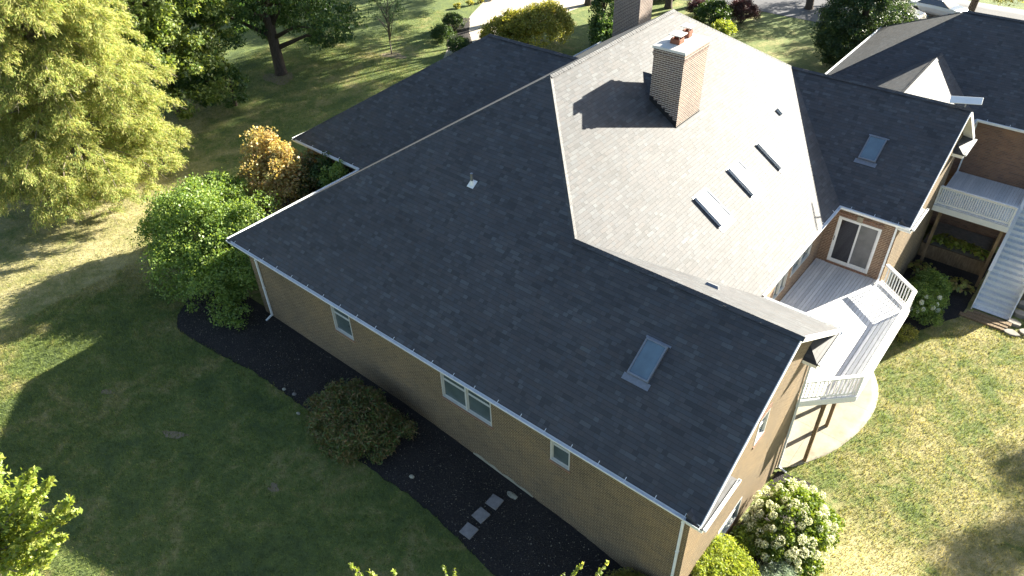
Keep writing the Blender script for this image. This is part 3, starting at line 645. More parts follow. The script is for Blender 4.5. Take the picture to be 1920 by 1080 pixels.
for cx, cy, ww, hh in ((-9.34, 13.62, .20, .17), (-9.36, 14.42, .15, .24)):
    mb = MB(); t = .035
    for a0, a1, b0, b1 in ((-ww, ww, -ww, -ww+t), (-ww, ww, ww-t, ww), (-ww, -ww+t, -ww+t, ww-t), (ww-t, ww, -ww+t, ww-t)): mb.box(cx+a0, cy+b0, CT+.0, cx+a1, cy+b1, CT+.06+hh)
    f = mb.build('flue', CLAY, ch, bevel=.01)
    mb = MB()
    for a in (-1, 1):
        for b in (-1, 1): mb.box(cx+a*ww*.8-.01, cy+b*ww*.8-.01, CT+hh, cx+a*ww*.8+.01, cy+b*ww*.8+.01, CT+hh+.2)
    mb.box(cx-ww-.07, cy-ww-.07, CT+hh+.2, cx+ww+.07, cy+ww+.07, CT+hh+.235); mb.build('flue_cap', CAPM, f, bevel=.01)
mb = MB(); n = 7    # stepped black flashing on the shaded face
for i in range(n):
    xa = CX0+(CX1-CX0)*i/n; xb = CX0+(CX1-CX0)*(i+1)/n; zr = SX*(XS-xb); mb.box(xa, CY0-.012, zr-.3, xb-.0015, CY0-.002, SX*(XS-xa)+.16)
mb.build('step_flashing', FLA, ch); Bx(CX1+.002, CY0-.01, SX*(XS-CX1)-.3, CX1+.014, CY1+.03, SX*(XS-CX1)+.05).build('apron_flashing', FLA, ch)
zz = SX*(XS-CX0); ym = (CY0+CY1)/2; hc = .62; pk = (CX0+.01, ym, zz+hc); tp = (CX0-hc/SX, ym, zz+hc)
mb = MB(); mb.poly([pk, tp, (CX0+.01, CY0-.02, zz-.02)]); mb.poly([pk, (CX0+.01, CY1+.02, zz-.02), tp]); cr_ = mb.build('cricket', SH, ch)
so2 = cr_.modifiers.new('t', 'SOLIDIFY'); so2.thickness = .02
ch2 = chimney(-21.3, -19.45, 27.95, 29.45, -4, 8.4, label='tall brick chimney rising behind the main ridge at the top of the photo')
# satellite dish -----------------------------------------------------
dish = thing('satellite_dish', (-.35, 22.9, 3.3), 'flat white rectangular antenna panel on a pole at the end of the back ridge', 'antenna')
MB().tube([(-.3, YB, HB-.1), (-.3, YB, HB+.26)], .03, 10).build('pole', METG, dish)
mb = MB(); c0 = Vector((-.34, YB+.05, HB+.28)); e1 = Vector((.95, .22, .10)).normalized(); e2 = Vector((-.15, .8, .42)).normalized(); nn = e1.cross(e2).normalized()
b = [c0+e1*a+e2*q for a, q in ((-.60, -.19), (.60, -.19), (.60, .19), (-.60, .19))]; mb.hexa(b, [p+nn*.035 for p in b]); mb.build('panel', WH, dish, bevel=.012)
MB().beam((-.3, YB, HB-.02), (.02, YB, HB-.35), .05, .05).build('bracket', WH, dish)
# ------------------------------------------------------------------ garage wing
gar = thing('brick_garage', (0, 35.4, -3.6), 'brick wing with hipped dark roof in the top right corner behind the house', 'garage')
gx0, gx1, gy0_, gy1_ = -8.6, 6.6, 30.06, 40.7; gm_ = (gy1_-gy0_)/2; gh = s*gm_; gyr = gy0_+gm_
mb = MB(); a, b_, c3, d = (gx0, gy0_, 0), (gx1, gy0_, 0), (gx1, gy1_, 0), (gx0, gy1_, 0); r0_, r1_ = (gx0+gm_, gyr, gh), (gx1-gm_, gyr, gh)
for p in ([a, b_, r1_, r0_], [b_, c3, r1_], [c3, d, r0_, r1_], [d, a, r0_]): mb.poly(p, up=True)
CXm, chw, cz = -3.455, 3.0, 1.86; cs = cz/chw; yv = gy0_+cz/s
mb.poly([(CXm-chw, 26.5, 0), (CXm, 24.9, cz), (CXm, yv, cz), (CXm-chw, gy0_, 0)], up=True); mb.poly([(CXm+chw, 26.5, 0), (CXm, 24.9, cz), (CXm, yv, cz), (CXm+chw, gy0_, 0)], up=True)
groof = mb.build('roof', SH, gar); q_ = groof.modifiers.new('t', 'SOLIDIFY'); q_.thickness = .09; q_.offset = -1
caps(r0_, r1_, par=gar); caps(r0_, a, 'hip_cap', .13, gar, .085); caps(r0_, d, 'hip_cap', .13, gar, .085); caps((CXm, 25.2, cz), (CXm, yv, cz), par=gar)
mb = MB(); wall((gx0+.4, gy0_+.4), (1, 0), (0, -1), 14.4, zb, -.16, mb=mb); wall((gx1-.4, gy0_+.4), (0, 1), (1, 0), 9.8, zb, -.16, mb=mb); wall((gx0+.4, gy0_+.4), (0, 1), (-1, 0), 9.8, zb, -.16, mb=mb); wall((gx0+.4, gy1_-.4), (1, 0), (0, 1), 14.4, zb, -.16, mb=mb)
wall((CXm+chw-.4, 27.5), (0, 1), (1, 0), 3, zb, -.16, mb=mb)
BRG = mat_brick('brick_dark', (.17, .085, .058), (.24, .135, .085), (.085, .05, .042), (.20, .165, .13), 5)
mb.build('wall', BRG, gar); gutter((CXm+chw+.05, gy0_, 0), (gx1, gy0_, 0), (0, -1), gar); gutter((gx0, gy0_, 0), (gx0, gy1_, 0), (-1, 0), gar); gutter((CXm+chw, 27.95, 0), (CXm+chw, gy0_-.13, 0), (1, 0), gar)
downspout((-.35, gy0_+.28), (0, -1), -3.3, gar)
# ------------------------------------------------------------------ decks
def inpoly_y(poly, x):
    ys_ = []
    for i in range(len(poly)):
        (x0, y0), (x1, y1) = poly[i], poly[(i+1) % len(poly)]
        if (x0 <= x < x1) or (x1 <= x < x0): ys_.append(y0+(x-x0)/(x1-x0)*(y1-y0))
    return (min(ys_), max(ys_)) if len(ys_) >= 2 else None
def railing(a, b, z, par, mat, h=1.0, sp=.15, capw=.15, bw=.038, posts=(True, True), solid=False):
    a, b = Vector((*a, z)), Vector((*b, z)); L = (b-a).length; d = (b-a)/L; Z = Vector((0, 0, 1))
    top = MB().beam(a+Z*h, b+Z*h, capw, .038).build('top_rail', mat, par, bevel=.006)
    MB().beam(a+Z*(h-.065), b+Z*(h-.065), .04, .088).build('upper_rail', mat, par); MB().beam(a+Z*.10, b+Z*.10, .04, .088).build('lower_rail', mat, par)
    n = int(L/sp); first = None
    for i in range(1, n):
        p = a+d*(L*i/n)
        if first is None:
            mb = MB(); mb.beam(p+Z*.145, p+Z*(h-.11), bw, bw, up=d); first = mb.build('baluster', mat, par); base_p = p
        else:
            o_ = first.copy(); link(o_); o_.parent = par; o_.location = first.location+(p-base_p)
    for k, q in zip(posts, (a, b)):
        if k: MB().beam(q+Z*-.25, q+Z*(h-.02), .09, .09, up=d).build('railing_post', mat, par)
deck = thing('wooden_deck', (-1, 14, -7.2), 'white painted wooden deck with angled railing between the two gables', 'deck')
dp = [(-3.30, 9.60), (-.42, 9.60), (-.42, 9.08), (1.19, 10.70), (1.19, 16.93), (-.40, 18.15), (-3.30, 18.15)]
mb = MB(); x = -3.30; dz = -3.2; rng_ = random.Random(3)
while x < 1.19:
    xa, xb = x, min(x+.131, 1.19); ra, rb_ = inpoly_y(dp, xa+.001), inpoly_y(dp, xb-.001)
    if ra and rb_:
        e = rng_.uniform(0, .004); mb.hexa([(xa, ra[0], dz-.035), (xb, rb_[0], dz-.035), (xb, rb_[1], dz-.035), (xa, ra[1], dz-.035)], [(xa, ra[0], dz+e), (xb, rb_[0], dz+e), (xb, rb_[1], dz+e), (xa, ra[1], dz+e)])
    x += .146
mb.build('decking', DECK, deck)
mb = MB()
for (x0, y0), (x1, y1) in (((-.42, 9.08), (1.19, 10.70)), ((1.19, 10.70), (1.19, 16.93)), ((1.19, 16.93), (-.40, 18.15))):
    MBd = Vector((x1-x0, y1-y0, 0)).normalized(); nrm = Vector((MBd.y, -MBd.x, 0))*.022
    mb.beam(Vector((x0, y0, dz-.16))+nrm, Vector((x1, y1, dz-.16))+nrm, .04, .28)
mb.build('rim_joist', RAIL, deck)
mb = MB()
for i in range(20): y = 9.9+i*.42; r_ = 1.12 if 10.8 < y < 16.8 else (.3 if y < 10.3 or y > 17.5 else .8); mb.box(-3.3, y, dz-.26, r_, y+.04, dz-.04)
mb.box(.28, 9.95, dz-.5, .40, 17.6, dz-.262); mb.build('joists', WOOD, deck)
ins = .03
railing((-.38, 9.14), (1.15, 10.72), dz, deck, RAIL, posts=(False, True)); railing((1.15, 10.72), (1.15, 16.91), dz, deck, RAIL, posts=(False, True)); railing((1.15, 16.91), (-.36, 18.08), dz, deck, RAIL, posts=(False, False))
for y in (10.15, 12.49, 14.9, 17.3): MB().beam((.34, y, G(.34, y)-.05), (.34, y, dz-.5), .14, .14, up=(1, 0, 0)).build('post', WOOD, deck, bevel=.01)
# garage deck with stairs
gd = thing('grey_deck', (1.3, 28.3, -7.2), 'grey painted deck with slatted railing against the right hand brick wall', 'deck')
mb = MB(); x = -.40
while x < 3.0: mb.box(x, 26.25, dz-.035, x+.138, 30.42, dz+rng_.uniform(0, .004)); x += .1455
mb.build('decking', GRB, gd); mb = MB().box(-.40, 26.17, dz-.34, 3.06, 26.24, dz-.036); mb.build('rim_joist', GRB, gd)
railing((-.36, 26.3), (3.0, 26.3), dz, gd, GRB, h=1.02, sp=.105, bw=.05, capw=.11); MB().beam((2.85, 26.5, G(2.85, 26.5)-.1), (2.85, 26.5, dz-.34), .15, .15, up=(1, 0, 0)).build('post', WOOD, gd)
MB().beam((0, 26.5, G(0, 26.5)-.1), (0, 26.5, dz-.34), .15, .15, up=(1, 0, 0)).build('post', WOOD, gd)
st = thing('wooden_stairs', (3.9, 24.4, -7.2), 'grey painted wooden stairs with white handrails descending to the right lawn', 'stairs')
nst = 20; ytop, ybot = 29.75, 24.55; zt_ = dz; zb2 = -7.12; rise = (zt_-zb2)/nst; run = (ytop-ybot)/nst; xa, xb = 3.09, 4.80
mb = MB(); m2 = MB()
for i in range(nst):
    y = ytop-(i+1)*run; zt1 = zt_-(i+1)*rise
    mb.box(xa+.05, y-.03, zt1-.035, xb-.05, y+run, zt1); m2.box(xa+.05, y+run-.02, zt1, xb-.05, y+run, zt1+rise-.036)
mb.box(xa, ytop, dz-.04, xb, 30.42, dz)
mb.build('tread', GRB, st); m2.build('riser', GRB, st)
for x_ in (xa, xb-.05):
    MB().hexa([(x_, ybot-.12, zb2-.10), (x_+.048, ybot-.12, zb2-.10), (x_+.048, ytop+.2, dz-.35), (x_, ytop+.2, dz-.35)], [(x_, ybot-.12, zb2+.22), (x_+.048, ybot-.12, zb2+.22), (x_+.048, ytop+.2, dz+.02), (x_, ytop+.2, dz+.02)]).build('stringer', RAIL, st)
    xm = x_+.024; y0r, y1r = ybot+1.0, ytop+.1; f = lambda yy: zb2+(yy-ybot)/(ytop-ybot)*(zt_-zb2)+.92
    MB().beam((xm, y0r, f(y0r)), (xm, y1r, f(y1r)), .16, .04).build('handrail', RAIL, st)
    MB().beam((xm, y0r, f(y0r)-.11), (xm, y1r, f(y1r)-.11), .04, .14).build('upper_rail', RAIL, st)
    first = None
    for i in range(34):
        yy = y0r+.12+i*.145
        if yy > y1r-.05: break
        if first is None: first = MB().beam((xm, yy, f(yy)-.85), (xm, yy, f(yy)-.15), .04, .04, up=(1, 0, 0)).build('baluster', RAIL, st); y00 = yy
        else: o_ = first.copy(); link(o_); o_.parent = st; o_.location = first.location+Vector((0, yy-y00, f(yy)-f(y00)))
    MB().beam((xm, y0r, f(y0r)-1.35), (xm, y0r, f(y0r)-.02), .09, .09, up=(1, 0, 0)).build('railing_post', RAIL, st)
# landing boards and stone steps below the stairs
for i in range(3):
    o = Bx(2.75+i*.25, 23.72+i*.22-.2, -7.25, 4.75+i*.1, 23.98+i*.22-.2, -7.10+.035*i).build('timber_step', WOOD, None, bevel=.015)
    tag(o, ('weathered landing timber nearest the lawn below the grey stairs', 'middle weathered landing timber below the grey stairs', 'weathered landing timber touching the foot of the grey stairs')[i], 'timber step', 'landing timbers below the stairs')
rs_ = random.Random(8)
for i in range(9):
    x = 4.95+rs_.uniform(0, .5)+(i % 2)*.55; y = 23.6+i*.42; zq = G(x, y)
    mb = MB(); pts_ = [(x+.36*math.cos(t)*rs_.uniform(.8, 1.15), y+.24*math.sin(t)*rs_.uniform(.8, 1.15)) for t in [k*math.pi/4 for k in range(8)]]
    mb.hexa([(a, b, zq-.1) for a, b in pts_], [(a, b, zq+.10+.03*i) for a, b in pts_]); o = mb.build('stone_step', STON, None, bevel=.02)
    tag(o, ('first', 'second', 'third', 'fourth', 'fifth', 'sixth', 'seventh', 'eighth', 'ninth')[i]+' stone up from the lawn in the rough path right of the stairs', 'stone', 'stones beside the stairs')
# raised planter under the grey deck
pl = thing('raised_planter', (1, 28.5, -7.2), 'raised timber planter of gravel in the shade under the grey deck', 'planter')
Bx(-.40, 27.55, -7.4, 2.75, 27.68, -6.35).build('timber_wall', WOOD, pl); Bx(2.62, 27.70, -7.4, 2.75, 30.4, -6.34).build('timber_wall', WOOD, pl)
Bx(-.40, 27.70, -7.3, 2.60, 30.4, -6.45).build('gravel', STON, pl)

# ------------------------------------------------------------------ pavers and stones
for i, (x, y, a, lb) in enumerate(((-7.0, -.59, 3, 'square grey stepping stone nearest the brick wall'), (-7.02, -1.29, -4, 'middle one of three square grey stepping stones'), (-6.94, -2.0, 2, 'square grey stepping stone nearest the lawn edge'))):
    mb = MB(); w = .235; ca, sa = math.cos(R(a)), math.sin(R(a)); q = [(x+ca*p-sa*r_, y+sa*p+ca*r_) for p, r_ in ((-w, -w), (w, -w), (w, w), (-w, w))]
    mb.hexa([(p, r_, G(x, y)-.02) for p, r_ in q], [(p, r_, G(x, y)+.075) for p, r_ in q]); o = mb.build('stepping_stone', PAVE, None, bevel=.01)
    tag(o, lb, 'paver', 'square stepping stones in the mulch')
def rock(x, y, r, label, mat=STON, sq=(1.3, .8, .4), seed=0):
    rg = random.Random(seed); mb = MB(); n = 9; rings = []
    for k, (f, zf) in enumerate(((1, -.3), (1.05, .25), (.7, .8), (.3, 1))):
        for j in range(n): t = 2*math.pi*j/n; q = r*f*rg.uniform(.85, 1.15); mb.v.append(Vector((x+q*math.cos(t)*sq[0], y+q*math.sin(t)*sq[1], G(x, y)+.03+r*zf*sq[2])))
    for k in range(3):
        for j in range(n): j2 = (j+1) % n; mb.f.append([k*n+j, k*n+j2, (k+1)*n+j2, (k+1)*n+j])
    mb.f.append([3*n+j for j in range(n)]); o = mb.build('rock', mat, None, smooth=False, bevel=.008); return tag(o, label, 'rock')
rock(-6.75, .02, .22, 'flat tan flagstone lying by the foundation near the stepping stones', FOUN, (1.3, .5, .12), 1)
rock(-9.9, -1.75, .10, 'small pale stone alone in the mulch beside the brown juniper', FOUN, (1, .8, .5), 2)
rock(-16.9, -2.05, .09, 'small pale stone at the lawn edge left of the brown juniper', FOUN, (1, .8, .5), 3)
rock(-16.35, -1.95, .10, 'small grey stone at the mulch edge beside another pale stone', STON, (1, .8, .5), 4)
rock(-15.4, -2.5, .08, 'small pale stone in grass just left of the brown juniper', FOUN, (1.2, .8, .5), 5)
# bare patches in the shaded lawn
for i, (x, y, rx, ry, an) in enumerate(((-18.3, -6.1, .50, .17, .5), (-13.3, -5.2, .22, .16, 0), (-22.5, -6.6, .3, .12, .4), (-38.6, 24.5, 1.1, .5, .3), (-42.6, 16.8, 1.3, .9, .2))):
    rg = random.Random(i+3); mb = MB(); n = 18; ctr = Vector((x, y, G(x, y)+.012)); mb.v.append(ctr)
    for j in range(n):
        t = 2*math.pi*j/n; q = 1+.18*math.sin(3*t+i)+.1*math.sin(5*t)+rg.uniform(-.06, .06); a, b = rx*q*math.cos(t), ry*q*math.sin(t); px, py = x+a*math.cos(an)-b*math.sin(an), y+a*math.sin(an)+b*math.cos(an); mb.v.append(Vector((px, py, G(px, py)+.012)))
    for j in range(n): mb.f.append([0, 1+j, 1+(j+1) % n])
    o = mb.build('bare_soil', SOIL, None); tag(o, None, None, None, 'structure')

# ------------------------------------------------------------------ ground cover (stuff)
rng = np.random.default_rng(11)
def blades(name, regions, L, W, label, mat, seed, hmin=.5):
    rng = np.random.default_rng(seed); C = []
    for x0, x1, y0, y1, n in regions:
        p = np.stack([rng.uniform(x0, x1, n), rng.uniform(y0, y1, n)], 1); C.append(p)
    C = np.concatenate(C); x, y = C[:, 0], C[:, 1]
    # keep off house, beds, decks, patio
    bx_ = np.interp(x, bed_edge[:, 0][np.argsort(bed_edge[:, 0])], bed_edge[:, 1][np.argsort(bed_edge[:, 0])])
    keep = ~((x > -26) & (x < -.3) & (y > bx_-.02+.12*rng.random(len(x))**2) & (y < 23))
    keep &= ~((x > -27) & (x < -.3) & (y > 7.5) & (y < 28)); keep &= ~((x > -.5) & (x < 2.3) & (y > -3) & (y < 9.2))
    pe = np.interp(y, [9.0, 9.85, 11.25, 13, 14.6, 15.9, 16.9, 19.2, 21, 23.4, 31], [-.4, .3, 1.08, 1.55, 1.68, 1.42, .95, .6, 1.5, 2.9, 3.0]); keep &= ~((x < pe-.10*rng.random(len(x))**2) & (x > -1) & (y > 8.9) & (y < 31))
    keep &= ~((x > 2.8) & (x < 5.3) & (y > 23.4)); keep &= ~((y > 28) & (x > -41.5) & (x < -33.6) & (x > -36.8-(y-28.6)*.45))
    C = C[keep]; n = len(C); zg = np.array([G(a, b)+.02 for a, b in C])
    B_ = np.c_[C, zg]; th = rng.uniform(0, 2*np.pi, n); w = np.c_[np.cos(th), np.sin(th), np.zeros(n)]*W*.5
    ln_ = rng.normal(size=(n, 3))*.45; ln_[:, 2] = 1; tip = B_+unit(ln_)*L*rng.uniform(.5, 1.3, (n, 1))
    V = np.stack([B_-w, B_+w, tip], 1).reshape(-1, 3); F = np.arange(3*n).reshape(n, 3)
    return tag(np_mesh(name, V, F, mat), label, 'grass', None, 'stuff')
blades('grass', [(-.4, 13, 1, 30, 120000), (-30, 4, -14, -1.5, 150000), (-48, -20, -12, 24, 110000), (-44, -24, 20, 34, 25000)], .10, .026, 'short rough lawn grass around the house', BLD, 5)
n = 9500; xx = rng.uniform(-25, -.4, n); yy = rng.uniform(-2.6, .3, n); o_ = np.argsort(bed_edge[:, 0]); lim = np.interp(xx, bed_edge[o_, 0], bed_edge[o_, 1]); k = yy > lim+.1
C = np.array([(a, b, G(a, b)+.055) for a, b in zip(xx[k], yy[k])]); V, F = leaves(rng, C, .055, .024, np.tile([0, 0, 1.], (len(C), 1)), 2.0)
CHIP = mat_leaf('chips', [(.03, .022, .018), (.05, .04, .032), (.016, .013, .012), (.08, .06, .045), (.03, .025, .02), (.34, .29, .21)], 0); tag(np_mesh('mulch_chips', V, F, CHIP), 'scattered bark chips on the dark mulch bed', 'mulch', None, 'stuff')

# ------------------------------------------------------------------ trees
def cypress(base, height, rbot, label, seed, nb=260):
    rng = np.random.default_rng(seed); t = thing('cypress_tree', base, label, 'tree'); b = np.array(base, float); mb = MB()
    mb.tube([b+np.array((0, 0, q)) for q in (-.3, 1.5, height*.4, height*.75, height)], [.55, .38, .27, .14, .03], 12)
    C = []; U = []; hgt = rng.uniform(.06, 1, nb)**.85
    for i in range(nb):
        h = hgt[i]; az = rng.uniform(0, 2*math.pi); L = rbot*(1-h)**.55*rng.uniform(.72, 1.12)+.4
        d = np.array((math.cos(az), math.sin(az), 0)); p0 = b+np.array((0, 0, h*height)); rise = rng.uniform(.10, .32)
        sidev = np.array((-d[1], d[0], 0)); k = 8; pts = []
        for j in range(k+1):
            f = j/k; pts.append(p0+d*L*f+np.array((0, 0, L*(rise*f-.42*f*f*f)))+sidev*L*.05*math.sin(f*3+i))
        mb.tube([Vector(p) for p in pts[::2]], [.07*(1-h)+.02, .045, .03, .015, .006], 5)
        ns = int(5+L*5.5)
        for q in range(ns):
            f = rng.uniform(.22, 1.0)**.8; a = np.array(pts[int(f*k)]); sd_ = rng.choice([-1, 1]); sl = L*.30*(1.15-f)+.35
            td = unit(np.array([d*rng.uniform(.3, .8)+sidev*sd_*rng.uniform(.3, 1)+np.array((0, 0, rng.uniform(-.55, .1)))]))[0]
            m = int(40*sl/.6)+16; ff = rng.random(m)[:, None]
            pp = a+td*sl*ff+np.array((0, 0, -1))*sl*.35*ff**2+rng.normal(size=(m, 3))*np.array((.10, .10, .055))
            C.append(pp); dn = td*.7+np.array((0, 0, -.45)); U.append(np.tile(dn, (m, 1))+rng.normal(size=(m, 3))*.35)
    C = np.concatenate(C); U = np.concatenate(U); V, F = leaves(rng, C, .17, .036, np.tile([0, 0, 1.], (len(C), 1)), .6, U, .05)
    np_mesh('crown', V, F, L_CYP, t); mb.build('trunk', BARKL, t, smooth=True); print('cypress leaves', len(F)); return t
cypress((-37.8, .9, -4.1), 23, 6.0, 'huge feathery yellow green cypress filling the top left corner', 21, 420)

def E(x, y, z, a, b=None, c=None): return (x, y, z, a, b or a, c or a)
tree('broadleaf_tree', (-44.0, 9.6, -4.0), 11, [E(-43.6, 9.6, 3.2, 4.6, 4.6, 5.0), E(-41.6, 9.0, -.4, 3.0, 3.0, 2.8), E(-45, 7.5, 4.5, 4.2)], 560, 80, .72, L_DEC, (.24, .14), .34, 'pale green broadleaf tree directly behind the yellow cypress', 'tree', 31, nl=22, low=-.8)
tree('broadleaf_tree', (-52, 4, -4.1), 13, [E(-52, 4, 4, 6, 6, 6)], 300, 60, .9, L_OAK, (.28, .16), .34, 'dark green broadleaf tree half hidden at the far left edge', 'tree', 32, nl=10)
tree('oak_tree', (-43.1, 17.4, -3.75), 14, [E(-43.1, 17.4, 5.6, 5.8, 5.8, 4.6), E(-45.0, 14.6, 1.0, 3.2, 2.6, 1.9), E(-41.6, 20.6, -.2, 2.8, 2.6, 1.9), E(-46, 18.5, .5, 3, 3, 2.2)], 700, 70, .62, L_OAK, (.22, .12), .42, 'dark green oak with a thick bare trunk on the upper left lawn', 'tree', 33, nl=40, low=-.95)
tree('broadleaf_tree', (-41.6, 12.4, -4.0), 5, [E(-41.6, 11.6, -2.2, 1.9, 1.7, 1.5), E(-42.8, 10.8, -1.0, 1.8, 1.8, 1.5)], 130, 70, .5, L_OAK, (.2, .11), .12, 'low dark green tree in shade at the foot of the oak', 'tree', 34, nl=12, low=-.9)
tree('sapling', (-39.0, 24.7, -3.6), 4.6, [E(-39.0, 24.7, -.2, 1.35, 1.35, 1.5)], 60, 22, .38, L_OAK, (.13, .07), .05, 'thin young tree standing alone on the upper lawn', 'tree', 35, bark=BARKL, nl=26, flat=.9)
for i, (x, y, h_) in enumerate(((-52, 27, 12), (-56, 20, 13), (-54, 36, 12))):
    tree('broadleaf_tree', (x, y, -3.6), h_, [E(x, y, 3, 4.5, 4.5, 5)], 180, 60, .85, L_DEC, (.28, .16), .3, ('leafy tree at the top edge behind the oak', 'leafy tree behind the oak to its left', 'leafy tree farthest beyond the oak')[i], 'tree', 36+i, nl=10, group='trees beyond the oak')
# trees along the far side that throw the long shade on the upper lawn
for i, (x, y, h_, r_, lb) in enumerate(((-33.3, 42.8, 14.5, 4.6, 'tall tree with a dark brown trunk at the top edge beside the drive'), (-40, 50, 14, 4.5, 'tree beyond the curved drive above the sapling'), (-25.5, 47.8, 9, 2.6, 'green tree with hanging branches behind the tall chimney'), (-48, 44, 12, 4, 'tree beyond the drive at the top edge left of the sapling'), (-27.2, 46.0, 20, 5.6, 'tallest tree standing behind the tall chimney beyond the top edge'), (-21.6, 48.2, 20, 5.2, 'tall tree beyond the purple bush outside the top edge'), (-17.5, 52.5, 20, 5, 'tall tree farthest along the asphalt drive'), (-10.6, 47.5, 14, 4.2, 'tree standing behind the dense dark tree near the garage'))):
    tree('shade_tree', (x, y, -3.6), h_, [E(x, y, -3.6+h_*(.84 if h_ > 15 else .72), r_, r_, h_*(.2 if h_ > 15 else .3))], 280, 60, .8, L_OAK, (.25, .14), .32, lb, 'tree', 50+i, nl=16, group='tall trees beyond the back of the house')
tree('weeping_tree', (-26.9, 35.5, -3.6), 5.5, [E(-26.9, 35.5, -1.2, .9, .9, 2.6), E(-26.8, 35.4, -2.7, .9, .9, .9), E(-26.8, 35.8, 1.0, 1.0, 1.0, 1.2)], 230, 60, .42, L_OAK, (.18, .10), .13, 'narrow dark green tree right of the yellow leaved tree', 'tree', 55, nl=16, low=-1)
tree('yellow_tree', (-31.2, 31.6, -3.6), 3.6, [E(-29.8, 31.9, -1.9, 2.0, 2.1, 1.8), E(-31.6, 31.0, -2.2, 1.7, 1.6, 1.4), E(-33.4, 30.9, -2.6, 1.2, 1.2, .9)], 480, 70, .42, L_YEL, (.13, .09), .12, 'yellow leaved spreading tree just beyond the left wing ridge', 'tree', 56, bark=BARKL, nl=22, low=-.3, stems=3)
tree('conifer_tree', (-10.3, 42.3, -3.6), 9, [E(-10.3, 42.3, -.6, 2.9, 2.7, 3.0), E(-10.3, 41.6, -1.8, 2.4, 2.1, 1.8), E(-10.6, 42.5, 2.4, 2.1, 2.1, 2.4)], 900, 85, .5, L_CON, (.16, .07), .25, 'dense dark green tree between the house ridge and the garage roof', 'tree', 57, nl=20, low=-.8)
for i, (x, y, h_, r_, lb) in enumerate(((-6.5, 58.5, 11, 4.0, 'pine with a dark leaning trunk behind the white car'), (1.5, 57, 10, 4.2, 'green tree at the top right corner above the garage roof'), (-13.5, 60, 10, 3.4, 'tree with drooping branches over the parked grey car'))):
    tree('pine_tree', (x, y, -3.6), h_, [E(x, y, 1.8, r_, r_, 2.6), E(x+1.4, y-1.6, -.6, r_*.6, r_*.6, 1.3)], 240, 60, .6, L_YEL if i == 0 else L_DEC, (.2, .08), .3, lb, 'tree', 60+i, nl=20, group='trees behind the garage', low=-.6)
# shade casters right of the frame
for i, (x, y, h_, r_) in enumerate(((16.4, 25.2, 7.3, 1.7), (24, 46, 15, 4.5))):
    tree('shade_tree', (x, y, G(x, y)), h_, [E(x, y, G(x, y)+h_*.66, r_, r_, h_*.32)], 150, 50, .9, L_DEC, (.28, .16), .3, ('broadleaf tree beside the right lawn nearer the camera', 'broadleaf tree beside the right lawn near the garage end')[i], 'tree', 65+i, nl=12)

# ------------------------------------------------------------------ shrubs
shrub('viburnum_bush', (-26.4, 1.0, G(-26, 1)), (2.8, 2.2), 3.9, L_BUSH, (.12, .08), 620, 80, 'large bright green bush at the left front corner of the house', 'bush', 71, cr=.5, extra=((-.7, -.1, .55, .6), (.25, -.8, .30, .62), (-.45, .65, .66, .55), (.5, .3, .5, .6), (.95, -.7, .22, .55), (1.2, -.35, .35, .5), (1.45, -.75, .12, .35), (.1, 0, .95, .42), (-.9, .5, .5, .4), (-1.1, -.45, .25, .42), (-.2, 1.0, .75, .4), (.75, .8, .8, .35)), shell=.5)
shrub('maple_tree', (-26.6, 5.3, G(-27, 5)), (1.85, 1.75), 4.4, L_MAPLE, (.13, .10), 230, 70, 'small maple with yellow and orange leaves in the nook of the roofs', 'tree', 72, cr=.42, extra=((-.3, .1, .85, .55), (.35, .4, .8, .45)), shell=.45)
shrub('juniper_shrub', (-13.05, -1.45, G(-13, -1.5)), (1.6, 1.2), 1.2, L_RUST, (.17, .035), 360, 100, 'wide feathery juniper half turned brown in front of the brick wall', 'shrub', 73, cr=.34, extra=((.2, -.5, .45, .6), (-.5, .3, .5, .6), (-.95, -.2, .2, .45), (.85, .5, .25, .45), (.3, -.95, .15, .45), (-.35, -.8, .25, .4), (.9, -.3, .2, .35)), bias=.3, shell=.7)
shrub('juniper_shrub', (-.2, 2.0, G(-.2, 1.8)), (1.5, 1.55), .95, L_LIME, (.12, .03), 330, 110, 'bright yellow green juniper mound at the bottom beside the gable corner', 'shrub', 74, cr=.28, extra=((.5, .3, .5, .55), (-.5, -.5, .3, .5)), bias=.3)
shrub('juniper_shrub', (-1.2, -.55, G(-1.2, -.5)), (1.1, .9), .8, L_YEL, (.12, .03), 190, 100, 'golden juniper mound at the bottom edge below the white corner downspout', 'shrub', 79, cr=.26, bias=.3)
for i, (x, y, r_, h_, lb) in enumerate(((-38.6, 31.2, .85, 1.3, 'round dark evergreen shrub farther of the pair by the drive'), (-37.6, 28.9, .9, 1.2, 'round dark evergreen shrub nearer of the pair by the drive'), (-34.6, 27.6, .8, 1.3, 'evergreen shrub close above the left wing hip'))):
    shrub('evergreen_shrub', (x, y, G(x, y)), r_, h_, L_GRN, (.10, .05), 110, 60, lb, 'shrub', 80+i, cr=.25, group='evergreen shrubs by the drive')
shrub('gold_shrub', (-34.9, 31.0, -3.6), .5, .8, L_YEL, (.09, .06), 50, 50, 'small golden shrub between the drive and the yellow tree', 'shrub', 84, cr=.18)
for i in range(9): x, y = -41.8+i*.35-(.5 if i > 5 else 0), 35.5+i*1.15; shrub('border_plant', (x-.3, y, -3.6), .32, .4, L_YEL, (.09, .05), 18, 40, ('first', 'second', 'third', 'fourth', 'fifth', 'sixth', 'seventh', 'eighth', 'ninth')[i]+' low yellow green clump from the near end of the row edging the drive', 'plant', 90+i, cr=.14, group='low clumps edging the drive')
_, cc = shrub('hydrangea_bush', (-21.9, 43.6, -3.6), 1.35, 2.1, L_GRN, (.14, .09), 130, 60, 'green hydrangea with pale flower heads behind the main ridge', 'bush', 100, cr=.35)
